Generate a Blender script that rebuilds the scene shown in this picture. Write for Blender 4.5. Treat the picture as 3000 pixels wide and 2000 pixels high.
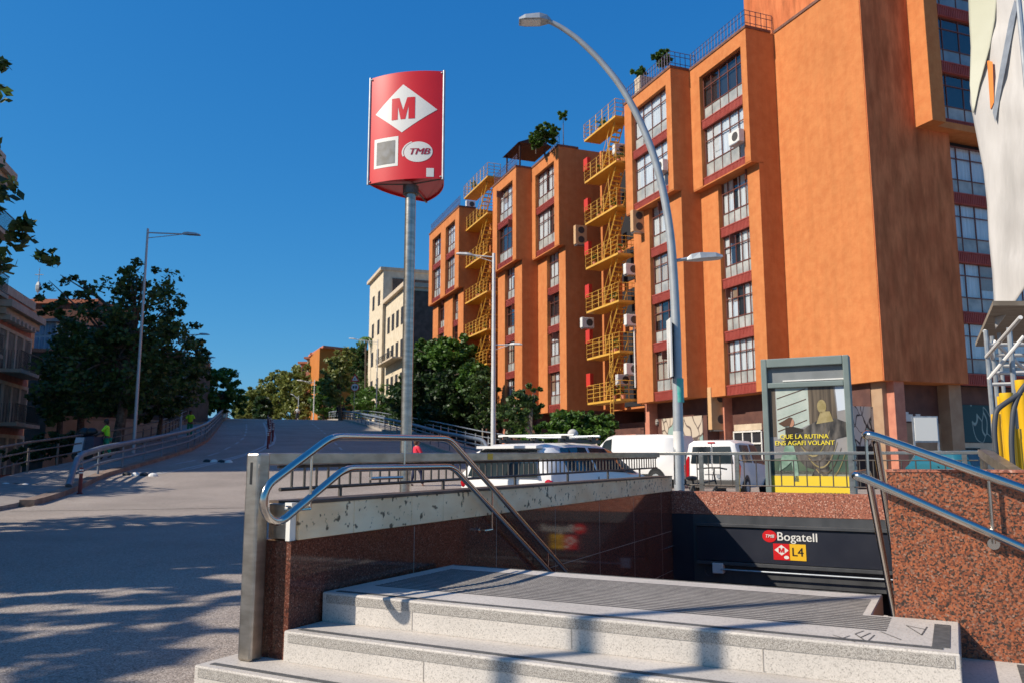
import bpy, bmesh, math, random
import numpy as np
from mathutils import Vector, Matrix, noise
R = math.radians
random.seed(7)
for o in list(bpy.data.objects): bpy.data.objects.remove(o)
sc = bpy.context.scene
COL = sc.collection
# ------------------------------------------------------------------ camera
FPX = 2400.0; TH = math.atan(345 / FPX); EZ = 1.2
cam_d = bpy.data.cameras.new("camera"); cam = bpy.data.objects.new("camera", cam_d); COL.objects.link(cam)
cam.location = (0, 0, EZ); cam.rotation_euler = (R(90) + TH, 0, 0)
cam_d.sensor_width = 36; cam_d.lens = 36 * FPX / 3000; cam_d.clip_start = 0.05; cam_d.clip_end = 3000
cam_d.dof.use_dof = True; cam_d.dof.focus_distance = 7.0; cam_d.dof.aperture_fstop = 4.0
sc.camera = cam
sc.render.resolution_x = 1024; sc.render.resolution_y = 682
# ------------------------------------------------------------------ light
SUN_AZ = 250.0; SUN_EL = 38.0       # compass-like azimuth (0 = +Y, 90 = +X) the sun stands at
w = bpy.data.worlds.new("World"); sc.world = w; w.use_nodes = True
nt = w.node_tree; nt.nodes.clear()
sky = nt.nodes.new('ShaderNodeTexSky'); sky.sky_type = 'NISHITA'; sky.sun_disc = False
sky.sun_elevation = R(SUN_EL); sky.sun_rotation = R(SUN_AZ)
sky.air_density = 1.0; sky.dust_density = 0.25; sky.ozone_density = 2.6; sky.altitude = 0
sep = nt.nodes.new('ShaderNodeSeparateColor'); cmb = nt.nodes.new('ShaderNodeCombineColor'); nt.links.new(sky.outputs[0], sep.inputs[0])
for _i, (_g, _k) in enumerate(((1.40, .44), (.74, .60), (.44, .82))):     # clear deep blue Mediterranean sky
    _m1 = nt.nodes.new('ShaderNodeMath'); _m1.operation = 'MULTIPLY'; _m1.inputs[1].default_value = .1161
    _m2 = nt.nodes.new('ShaderNodeMath'); _m2.operation = 'POWER'; _m2.inputs[1].default_value = _g
    _m3 = nt.nodes.new('ShaderNodeMath'); _m3.operation = 'MULTIPLY'; _m3.inputs[1].default_value = _k / .1161
    nt.links.new(sep.outputs[_i], _m1.inputs[0]); nt.links.new(_m1.outputs[0], _m2.inputs[0]); nt.links.new(_m2.outputs[0], _m3.inputs[0]); nt.links.new(_m3.outputs[0], cmb.inputs[_i])
bg = nt.nodes.new('ShaderNodeBackground'); bg.inputs[1].default_value = 0.085
wo = nt.nodes.new('ShaderNodeOutputWorld')
nt.links.new(cmb.outputs[0], bg.inputs[0]); nt.links.new(bg.outputs[0], wo.inputs[0])
sd = bpy.data.lights.new("sun", 'SUN'); sd.energy = 4.4; sd.angle = R(0.55); sd.color = (1.0, 0.91, 0.78)
so = bpy.data.objects.new("sun", sd); COL.objects.link(so); so.location = (-20, -10, 30)
_a = R(SUN_AZ + 180)
L = Vector((math.sin(_a) * math.cos(R(SUN_EL)), math.cos(_a) * math.cos(R(SUN_EL)), -math.sin(R(SUN_EL))))
so.rotation_euler = L.to_track_quat('-Z', 'Y').to_euler()
sc.view_settings.view_transform = 'Standard'; sc.view_settings.look = 'None'
sc.view_settings.exposure = 0.43; sc.view_settings.gamma = 1
sc.render.engine = 'CYCLES'

# ------------------------------------------------------------------ geometry of the picture
_c, _s = math.cos(TH), math.sin(TH)
def ray(x, y):
    u = (x - 1500) / FPX; v = (1000 - y) / FPX
    return Vector((u, _c - v * _s, _s + v * _c))
CAM = Vector((0, 0, EZ))
def gz(x, y, z): r = ray(x, y); return CAM + r * ((z - EZ) / r.z)
def gy(x, y, Y): r = ray(x, y); return CAM + r * (Y / r.y)
def gplane(x, y, P, n):
    r = ray(x, y); return CAM + r * ((P - CAM).dot(n) / r.dot(n))
# frame of the metro entrance: s runs down into the station, t to the right
AZ = R(28.1); D = Vector((math.sin(AZ), math.cos(AZ), 0)); T = Vector((math.cos(AZ), -math.sin(AZ), 0)); UP = Vector((0, 0, 1))
O = Vector((-1.21, 4.60, 0))
def st(s, t, z): return O + D * s + T * t + UP * z
# frame of the ramp road
A2 = Vector((-.2756, .9613, 0)); R2 = Vector((.9613, .2756, 0))
def hroad(wv):
    if wv < 22: return 0.0
    if wv < 30.4: return .00488 * (wv - 22) ** 2
    if wv < 85: return .082 * (wv - 26.2)
    d = min(wv - 85, 75); h = 4.82 + .082 * d - .082 * d * d / 90
    if wv > 160: h -= .055 * (wv - 160)
    return h
def rd(wv, l, dz=0): return A2 * wv + R2 * l + UP * (hroad(wv) + dz)
def road_hit(x, y, dz=0.0):
    r = ray(x, y); k = 8.0
    while k < 160:
        P = CAM + r * k
        if P.z < hroad(P.dot(A2)) + dz: return P
        k += .05
    return CAM + r * 160

# ------------------------------------------------------------------ materials
MATS = {}
def srgb(r, g, b):
    f = lambda c: ((c / 255) / 12.92 if c / 255 <= .04045 else ((c / 255 + .055) / 1.055) ** 2.4)
    return (f(r), f(g), f(b), 1)
def mat(name, c1, c2=None, scale=6, rough=.6, metal=0, bump=0, bscale=None, detail=4, spec=.5, stretch=None, lo=.35, hi=.65, coat=0, obj=False):
    if name in MATS: return MATS[name]
    m = bpy.data.materials.new(name); m.use_nodes = True; n = m.node_tree; b = n.nodes['Principled BSDF']
    b.inputs['Roughness'].default_value = rough; b.inputs['Metallic'].default_value = metal
    b.inputs['Specular IOR Level'].default_value = spec; b.inputs['Coat Weight'].default_value = coat
    b.inputs['Base Color'].default_value = c1
    if c2 is not None or bump:
        tc = n.nodes.new('ShaderNodeTexCoord'); mp = n.nodes.new('ShaderNodeMapping')
        n.links.new(tc.outputs['Object'], mp.inputs[0])
        if stretch: mp.inputs['Scale'].default_value = stretch
    if c2 is not None:
        nz = n.nodes.new('ShaderNodeTexNoise'); nz.inputs['Scale'].default_value = scale; nz.inputs['Detail'].default_value = detail
        n.links.new(mp.outputs[0], nz.inputs['Vector'])
        cr = n.nodes.new('ShaderNodeValToRGB'); cr.color_ramp.elements[0].position = lo; cr.color_ramp.elements[1].position = hi
        cr.color_ramp.elements[0].color = c1; cr.color_ramp.elements[1].color = c2
        n.links.new(nz.outputs[0], cr.inputs[0]); n.links.new(cr.outputs[0], b.inputs['Base Color'])
    if bump:
        nb = n.nodes.new('ShaderNodeTexNoise'); nb.inputs['Scale'].default_value = bscale or scale * 4; nb.inputs['Detail'].default_value = 5
        n.links.new(mp.outputs[0], nb.inputs['Vector'])
        bp = n.nodes.new('ShaderNodeBump'); bp.inputs['Strength'].default_value = min(1, bump); bp.inputs['Distance'].default_value = .02
        n.links.new(nb.outputs[0], bp.inputs['Height']); n.links.new(bp.outputs[0], b.inputs['Normal'])
    MATS[name] = m; return m
def speckle(name, cols, scale, rough, base_noise=None, bump=0.0, joints=None, dirt=None):
    """stone made of coloured grains (voronoi cells)"""
    m = bpy.data.materials.new(name); m.use_nodes = True; n = m.node_tree; b = n.nodes['Principled BSDF']
    tc = n.nodes.new('ShaderNodeTexCoord')
    wn = n.nodes.new('ShaderNodeTexNoise'); wn.inputs['Scale'].default_value = scale * .6
    n.links.new(tc.outputs['Object'], wn.inputs['Vector'])
    mx = n.nodes.new('ShaderNodeVectorMath'); mx.operation = 'MULTIPLY_ADD'; mx.inputs[1].default_value = (1.1 / scale,) * 3
    n.links.new(wn.outputs['Color'], mx.inputs[0]); n.links.new(tc.outputs['Object'], mx.inputs[2])
    v = n.nodes.new('ShaderNodeTexVoronoi'); v.inputs['Scale'].default_value = scale
    n.links.new(mx.outputs[0], v.inputs['Vector'])
    sp = n.nodes.new('ShaderNodeSeparateColor'); n.links.new(v.outputs['Color'], sp.inputs[0])
    cr = n.nodes.new('ShaderNodeValToRGB'); e = cr.color_ramp.elements
    cr.color_ramp.interpolation = 'LINEAR'
    while len(e) < len(cols): e.new(.5)
    for i, (p, c) in enumerate(cols): e[i].position = p; e[i].color = c
    n.links.new(sp.outputs[0], cr.inputs[0]); out = cr.outputs[0]
    if dirt:
        dn = n.nodes.new('ShaderNodeTexNoise'); dn.inputs['Scale'].default_value = dirt[0]; dn.inputs['Detail'].default_value = 8
        n.links.new(tc.outputs['Object'], dn.inputs['Vector'])
        rr = n.nodes.new('ShaderNodeMapRange'); rr.inputs[1].default_value = dirt[1]; rr.inputs[2].default_value = dirt[2]; rr.inputs[3].default_value = dirt[3]; rr.inputs[4].default_value = 1.0
        n.links.new(dn.outputs[0], rr.inputs[0])
        mm = n.nodes.new('ShaderNodeMix'); mm.data_type = 'RGBA'; mm.blend_type = 'MULTIPLY'; mm.inputs[0].default_value = 1
        n.links.new(out, mm.inputs[6]); n.links.new(rr.outputs[0], mm.inputs[7]); out = mm.outputs[2]
    n.links.new(out, b.inputs['Base Color']); b.inputs['Roughness'].default_value = rough
    if bump:
        bp = n.nodes.new('ShaderNodeBump'); bp.inputs['Strength'].default_value = bump; bp.inputs['Distance'].default_value = .004
        n.links.new(sp.outputs[1], bp.inputs['Height']); n.links.new(bp.outputs[0], b.inputs['Normal'])
    MATS[name] = m; return m
def leafmat(name, c1, c2):
    m = bpy.data.materials.new(name); m.use_nodes = True; n = m.node_tree; n.nodes.clear()
    o = n.nodes.new('ShaderNodeOutputMaterial'); g = n.nodes.new('ShaderNodeNewGeometry')
    tc = n.nodes.new('ShaderNodeTexCoord'); nz = n.nodes.new('ShaderNodeTexNoise'); nz.inputs['Scale'].default_value = .8
    n.links.new(tc.outputs['Object'], nz.inputs['Vector'])
    ad = n.nodes.new('ShaderNodeMath'); ad.operation = 'MULTIPLY_ADD'; ad.inputs[1].default_value = .55
    n.links.new(g.outputs['Random Per Island'], ad.inputs[0]); n.links.new(nz.outputs[0], ad.inputs[2])
    cr = n.nodes.new('ShaderNodeValToRGB'); cr.color_ramp.elements[0].position = .35; cr.color_ramp.elements[1].position = 1.0
    cr.color_ramp.elements[0].color = c1; cr.color_ramp.elements[1].color = c2
    n.links.new(ad.outputs[0], cr.inputs[0])
    d = n.nodes.new('ShaderNodeBsdfPrincipled'); d.inputs['Roughness'].default_value = .5
    t = n.nodes.new('ShaderNodeBsdfTranslucent'); mx = n.nodes.new('ShaderNodeMixShader'); mx.inputs[0].default_value = .32
    n.links.new(cr.outputs[0], d.inputs['Base Color']); n.links.new(cr.outputs[0], t.inputs[0])
    n.links.new(d.outputs[0], mx.inputs[1]); n.links.new(t.outputs[0], mx.inputs[2]); n.links.new(mx.outputs[0], o.inputs[0])
    MATS[name] = m; return m
def glassmat(name, tint=(.9, .95, 1, 1), base=.12):
    m = bpy.data.materials.new(name); m.use_nodes = True; n = m.node_tree; n.nodes.clear()
    o = n.nodes.new('ShaderNodeOutputMaterial'); t = n.nodes.new('ShaderNodeBsdfTransparent'); t.inputs[0].default_value = tint
    g = n.nodes.new('ShaderNodeBsdfGlossy'); g.inputs['Roughness'].default_value = .03
    f = n.nodes.new('ShaderNodeFresnel'); gm = n.nodes.new('ShaderNodeNewGeometry'); im = n.nodes.new('ShaderNodeMapRange')
    im.inputs[3].default_value = 1.5; im.inputs[4].default_value = 1 / 1.5; n.links.new(gm.outputs['Backfacing'], im.inputs[0]); n.links.new(im.outputs[0], f.inputs[0])
    a = n.nodes.new('ShaderNodeMath'); a.operation = 'ADD'; a.inputs[1].default_value = base
    mx = n.nodes.new('ShaderNodeMixShader')
    n.links.new(f.outputs[0], a.inputs[0]); n.links.new(a.outputs[0], mx.inputs[0]); n.links.new(t.outputs[0], mx.inputs[1]); n.links.new(g.outputs[0], mx.inputs[2])
    n.links.new(mx.outputs[0], o.inputs[0]); MATS[name] = m; return m
def C(*a): return srgb(*a)
def stain_or_relief(m, sx, sz, lo_, v0, v1, sc_=1.0, d_=6):
    """rain streaks and patches: multiplies the base colour by a noise stretched down the wall"""
    n = m.node_tree; b = n.nodes['Principled BSDF']; src = b.inputs['Base Color'].links[0].from_socket
    tc = n.nodes.new('ShaderNodeTexCoord'); mp = n.nodes.new('ShaderNodeMapping'); mp.inputs['Scale'].default_value = (sx, sx, sz); n.links.new(tc.outputs['Object'], mp.inputs[0])
    v = n.nodes.new('ShaderNodeTexNoise'); v.inputs['Scale'].default_value = sc_; v.inputs['Detail'].default_value = d_; v.inputs['Roughness'].default_value = .65; n.links.new(mp.outputs[0], v.inputs['Vector'])
    mr = n.nodes.new('ShaderNodeMapRange'); mr.inputs[1].default_value = v0; mr.inputs[2].default_value = v1; mr.inputs[3].default_value = lo_; mr.inputs[4].default_value = 1.04; n.links.new(v.outputs[0], mr.inputs[0])
    mm = n.nodes.new('ShaderNodeMix'); mm.data_type = 'RGBA'; mm.blend_type = 'MULTIPLY'; mm.inputs[0].default_value = 1
    n.links.new(src, mm.inputs[6]); n.links.new(mr.outputs[0], mm.inputs[7]); n.links.new(mm.outputs[2], b.inputs['Base Color'])
M_ORG = mat('orange_stucco', (.50, .170, .058, 1), (.55, .205, .072, 1), scale=2.5, rough=.92, bump=.8, bscale=5, detail=9, spec=.15)
stain_or_relief(M_ORG, 2.2, .12, .93, .3, .58); stain_or_relief(M_ORG, .35, .35, .93, .3, .65, 1.0, 10)
M_ORG2 = mat('orange_rough_stucco', (.52, .150, .060, 1), (.66, .21, .085, 1), scale=1.6, rough=.95, bump=1, bscale=2.2, detail=9, spec=.1, stretch=(1, 1, .5))
stain_or_relief(M_ORG2, 2.6, .5, .62, .32, .62)  # darker mottling paints in relief shading where the bump hardly shows
M_REDP = mat('red_ribbed_panel', (.33, .055, .04, 1), (.38, .075, .055, 1), scale=2, rough=.6)
M_FRAME = mat('brown_window_frame', (.16, .05, .035, 1), rough=.5)
M_WPANE = mat('frosted_pane', (.26, .27, .26, 1), (.44, .44, .41, 1), scale=1.5, rough=.25)
M_CURT = mat('white_curtain', (.62, .60, .56, 1), (.78, .77, .74, 1), scale=3, rough=.9, stretch=(6, 6, .2))
M_CURT2 = mat('beige_curtain', (.42, .34, .25, 1), (.6, .5, .4, 1), scale=3, rough=.9, stretch=(6, 6, .2))
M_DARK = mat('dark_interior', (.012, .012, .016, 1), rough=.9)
M_GLASS = glassmat('window_glass', base=.10)
M_CGLASS = glassmat('car_glass', tint=(.25, .3, .3, 1), base=.1)
M_YEL = mat('yellow_paint', (.62, .33, .045, 1), (.68, .38, .06, 1), scale=2, rough=.5)
M_RED = mat('red_box_paint', (.55, .035, .02, 1), rough=.5)
M_AC = mat('ac_white', (.62, .6, .56, 1), (.72, .7, .66, 1), scale=3, rough=.5)
M_ACY = mat('ac_beige', (.55, .33, .16, 1), (.6, .38, .2, 1), scale=3, rough=.5)
M_BLK = mat('black_plastic', (.012, .012, .013, 1), rough=.45)
M_GRILL = mat('dark_grille', (.06, .055, .05, 1), rough=.6)
M_STEEL = mat('brushed_steel', (.36, .32, .27, 1), (.52, .47, .41, 1), scale=6, rough=.33, metal=.95, bump=.06, bscale=60, stretch=(1, 1, 3))
M_TUBE = mat('polished_steel', (.60, .56, .50, 1), rough=.17, metal=1.0)
M_GALV = mat('galvanised_steel', (.34, .36, .38, 1), (.46, .48, .49, 1), scale=8, rough=.5, metal=.7)
M_BAR = mat('dark_bar_metal', (.10, .085, .075, 1), (.15, .13, .11, 1), scale=9, rough=.45, metal=.6)
M_POLE = mat('grey_lamp_paint', (.36, .38, .39, 1), (.42, .44, .45, 1), scale=5, rough=.4, metal=.3)
M_WPOLE = mat('white_pole_paint', (.6, .58, .55, 1), (.7, .68, .65, 1), scale=5, rough=.5)
M_CAR = mat('white_car_paint', (.76, .74, .71, 1), rough=.4, coat=.25)
M_CARD = mat('dark_blue_car_paint', (.02, .035, .06, 1), rough=.2, coat=1)
M_CART = mat('teal_car_paint', (.02, .12, .16, 1), rough=.2, coat=1)
M_TYRE = mat('tyre_rubber', (.02, .02, .02, 1), rough=.85)
M_TAIL = mat('red_tail_lens', (.45, .008, .012, 1), rough=.15, coat=1)
M_SIGNR = mat('red_sign_enamel', (.60, .010, .012, 1), (.64, .014, .016, 1), scale=1.5, rough=.38, coat=.15)
M_WHITE = mat('white_sign_film', (.74, .72, .66, 1), rough=.4)
M_WPAINT = mat('road_white_paint', (.5, .49, .47, 1), (.32, .31, .30, 1), scale=9, rough=.8)
M_SIGNBK = mat('black_sign_panel', (.016, .018, .028, 1), (.024, .026, .036, 1), scale=3, rough=.38, detail=8)
M_SIGNGR = mat('dark_grey_steel_panel', (.045, .047, .05, 1), (.075, .077, .08, 1), scale=4, rough=.42, detail=8, stretch=(1, 1, .3))
M_LYEL = mat('line_yellow_film', (.80, .46, .02, 1), rough=.4)
M_AD = mat('grey_green_ad_frame', (.16, .20, .185, 1), (.19, .23, .215, 1), scale=4, rough=.4)
M_BARK = mat('bark', (.07, .045, .032, 1), (.16, .12, .09, 1), scale=7, rough=.95, bump=.8, bscale=20)
M_PALEBARK = mat('pale_bark', (.20, .16, .12, 1), (.34, .30, .24, 1), scale=5, rough=.95, bump=.6, bscale=16)
M_BRICK = mat('red_brick_render', (.46, .17, .11, 1), (.55, .22, .14, 1), scale=3, rough=.9)
M_BEIGE = mat('beige_stone_render', (.48, .38, .27, 1), (.60, .48, .35, 1), scale=2, rough=.9, bump=.4)
M_CREAM = mat('cream_render', (.56, .46, .32, 1), (.66, .56, .41, 1), scale=2, rough=.9, bump=.4)
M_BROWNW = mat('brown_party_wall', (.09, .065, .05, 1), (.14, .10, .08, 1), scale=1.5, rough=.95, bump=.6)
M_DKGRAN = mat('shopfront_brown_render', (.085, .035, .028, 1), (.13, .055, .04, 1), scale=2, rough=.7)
M_TAN = mat('tan_render', (.33, .20, .12, 1), (.40, .26, .16, 1), scale=2, rough=.85)
M_TILE = mat('red_roof_tile', (.40, .12, .06, 1), (.5, .17, .09, 1), scale=9, rough=.85)
M_HIVIS = mat('hi_vis_yellow_green', (.35, .78, .02, 1), rough=.8)
M_GREENP = mat('green_work_trousers', (.015, .26, .13, 1), rough=.85)
M_SKIN = mat('skin', (.36, .19, .12, 1), rough=.6)
M_SKIN2 = mat('dark_skin', (.12, .06, .04, 1), rough=.6)
M_HAIR = mat('dark_hair', (.02, .014, .01, 1), rough=.7)
M_GHAIR = mat('grey_hair', (.5, .48, .45, 1), rough=.7)
M_NAVY = mat('navy_cloth', (.02, .025, .06, 1), rough=.85)
M_REDC = mat('red_cloth', (.62, .02, .05, 1), rough=.8)
M_BOLL = mat('dark_red_bollard', (.16, .012, .012, 1), rough=.55)
M_TARP = mat('white_tarpaulin', (.40, .375, .35, 1), (.54, .51, .48, 1), scale=.9, rough=.8, bump=1, bscale=3.0, stretch=(1.6, 1.6, .35), detail=8)
stain_or_relief(M_TARP, 3.0, .35, .80, .35, .58, 1.0, 8)
M_TARPY = mat('yellowed_tarpaulin', (.46, .45, .33, 1), (.54, .53, .42, 1), scale=.7, rough=.75, bump=.5, bscale=3)
M_CHUTE = mat('yellow_chute_plastic', (.80, .46, .015, 1), rough=.4)
M_PLANK = mat('scaffold_planks', (.22, .17, .12, 1), (.34, .28, .21, 1), scale=4, rough=.9, stretch=(1, 8, 1))
M_HOSE = mat('dark_grey_hose', (.05, .055, .065, 1), rough=.6)
M_KERB = mat('kerb_stone', (.30, .26, .22, 1), (.38, .34, .29, 1), scale=4, rough=.9)
M_PAVE = mat('pavement', (.20, .17, .155, 1), (.28, .24, .21, 1), scale=3, rough=.92, bump=.3, bscale=30)
M_RUST = mat('ramp_wall_concrete', (.16, .11, .085, 1), (.28, .20, .15, 1), scale=2, rough=.95, bump=.5)
M_LEAF = leafmat('plane_leaves', (.018, .038, .012, 1), (.085, .145, .030, 1))
M_LEAF2 = leafmat('bright_green_leaves', (.020, .055, .010, 1), (.10, .20, .025, 1))
M_LEAF3 = leafmat('yellow_green_leaves', (.07, .10, .018, 1), (.27, .29, .07, 1))
M_LEAFD = leafmat('dark_evergreen_leaves', (.010, .024, .009, 1), (.040, .085, .018, 1))
M_LEAFB = leafmat('dry_brown_leaves', (.16, .08, .03, 1), (.36, .22, .09, 1))
GR = [(0, (.03, .024, .02, 1)), (.2, (.06, .04, .03, 1)), (.38, (.20, .062, .032, 1)), (.6, (.30, .088, .038, 1)), (.8, (.40, .132, .058, 1)), (.93, (.20, .105, .07, 1)), (1.0, (.34, .20, .14, 1))]
M_GRAN = speckle('red_granite_coarse', GR, 135, .16)
M_GRANF = speckle('red_granite_fine', [(0, (.035, .02, .016, 1)), (.25, (.09, .032, .02, 1)), (.6, (.14, .045, .026, 1)), (.9, (.19, .07, .045, 1)), (1, (.26, .14, .10, 1))], 150, .07)
M_GRANR = speckle('red_granite_bush_hammered', [(0, (.07, .035, .028, 1)), (.2, (.24, .075, .045, 1)), (.55, (.36, .11, .06, 1)), (.9, (.45, .18, .11, 1)), (1, (.66, .42, .32, 1))], 85, .7)
M_TERR = speckle('white_terrazzo', [(0, (.30, .27, .24, 1)), (.10, (.46, .42, .37, 1)), (.3, (.56, .51, .455, 1)), (1, (.64, .585, .52, 1))], 230, .62, dirt=(3, .3, .62, .86))
M_TERRT = speckle('terrazzo_tread', [(0, (.40, .36, .32, 1)), (.2, (.53, .48, .425, 1)), (1, (.60, .545, .485, 1))], 150, .6, dirt=(2.2, .3, .65, .80))
M_NOSE = speckle('speckled_nosing', [(0, (.10, .09, .08, 1)), (.3, (.24, .215, .19, 1)), (.6, (.45, .41, .36, 1)), (1, (.60, .56, .5, 1))], 520, .8, bump=.4)
for _m in (M_TERR, M_TERRT, M_NOSE): _m.node_tree.nodes['Principled BSDF'].inputs['Specular IOR Level'].default_value = .15
M_STRIP = mat('anti_slip_strip', (.06, .058, .056, 1), (.10, .096, .09, 1), scale=30, rough=.85)
M_TACT = mat('grey_tactile_bars', (.07, .063, .058, 1), (.12, .11, .10, 1), scale=12, rough=.8)
M_TRAV = None
def travertine():
    m = mat('travertine', (.86, .60, .34, 1), (1.0, .80, .52, 1), scale=2.5, rough=.6, bump=.35, bscale=14, detail=9, stretch=(1, 1, 2.2))
    n = m.node_tree; b = n.nodes['Principled BSDF']; src = b.inputs['Base Color'].links[0].from_socket
    tc = n.nodes.new('ShaderNodeTexCoord')
    v = n.nodes.new('ShaderNodeTexNoise'); v.inputs['Scale'].default_value = 17; v.inputs['Detail'].default_value = 3
    n.links.new(tc.outputs['Object'], v.inputs['Vector'])
    mr = n.nodes.new('ShaderNodeMapRange'); mr.inputs[1].default_value = .34; mr.inputs[2].default_value = .395; mr.inputs[3].default_value = .18; mr.inputs[4].default_value = 1
    n.links.new(v.outputs[0], mr.inputs[0])
    mm = n.nodes.new('ShaderNodeMix'); mm.data_type = 'RGBA'; mm.blend_type = 'MULTIPLY'; mm.inputs[0].default_value = 1
    n.links.new(src, mm.inputs[6]); n.links.new(mr.outputs[0], mm.inputs[7]); n.links.new(mm.outputs[2], b.inputs['Base Color'])
    return m
M_TRAV = travertine(); M_TRAV.node_tree.nodes['Principled BSDF'].inputs['Specular IOR Level'].default_value = .2
def asphalt():
    m = bpy.data.materials.new('asphalt'); m.use_nodes = True; n = m.node_tree; b = n.nodes['Principled BSDF']
    tc = n.nodes.new('ShaderNodeTexCoord')
    v = n.nodes.new('ShaderNodeTexVoronoi'); v.inputs['Scale'].default_value = 105; n.links.new(tc.outputs['Object'], v.inputs['Vector'])
    sp = n.nodes.new('ShaderNodeSeparateColor'); n.links.new(v.outputs['Color'], sp.inputs[0])
    cr = n.nodes.new('ShaderNodeValToRGB'); e = cr.color_ramp.elements; e.new(.5); e.new(.8)
    for i, (p, c) in enumerate([(0, (.12, .098, .08, 1)), (.3, (.27, .222, .185, 1)), (.75, (.35, .295, .25, 1)), (1, (.48, .41, .35, 1))]): e[i].position = p; e[i].color = c
    n.links.new(sp.outputs[0], cr.inputs[0])
    nz = n.nodes.new('ShaderNodeTexNoise'); nz.inputs['Scale'].default_value = .45; nz.inputs['Detail'].default_value = 7; n.links.new(tc.outputs['Object'], nz.inputs['Vector'])
    mr = n.nodes.new('ShaderNodeMapRange'); mr.inputs[1].default_value = .3; mr.inputs[2].default_value = .7; mr.inputs[3].default_value = .82; mr.inputs[4].default_value = 1.12
    n.links.new(nz.outputs[0], mr.inputs[0])
    mm = n.nodes.new('ShaderNodeMix'); mm.data_type = 'RGBA'; mm.blend_type = 'MULTIPLY'; mm.inputs[0].default_value = 1
    n.links.new(cr.outputs[0], mm.inputs[6]); n.links.new(mr.outputs[0], mm.inputs[7])
    n.links.new(mm.outputs[2], b.inputs['Base Color']); b.inputs['Roughness'].default_value = .9
    bp = n.nodes.new('ShaderNodeBump'); bp.inputs['Strength'].default_value = .6; bp.inputs['Distance'].default_value = .006
    n.links.new(v.outputs['Distance'], bp.inputs['Height']); bp.invert = True; n.links.new(bp.outputs[0], b.inputs['Normal'])
    return m
M_ASPH = asphalt()
M_ASPH2 = mat('ramp_asphalt', (.14, .125, .115, 1), (.21, .19, .172, 1), scale=1.2, rough=.9, bump=.3, bscale=40, detail=8)

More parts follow.
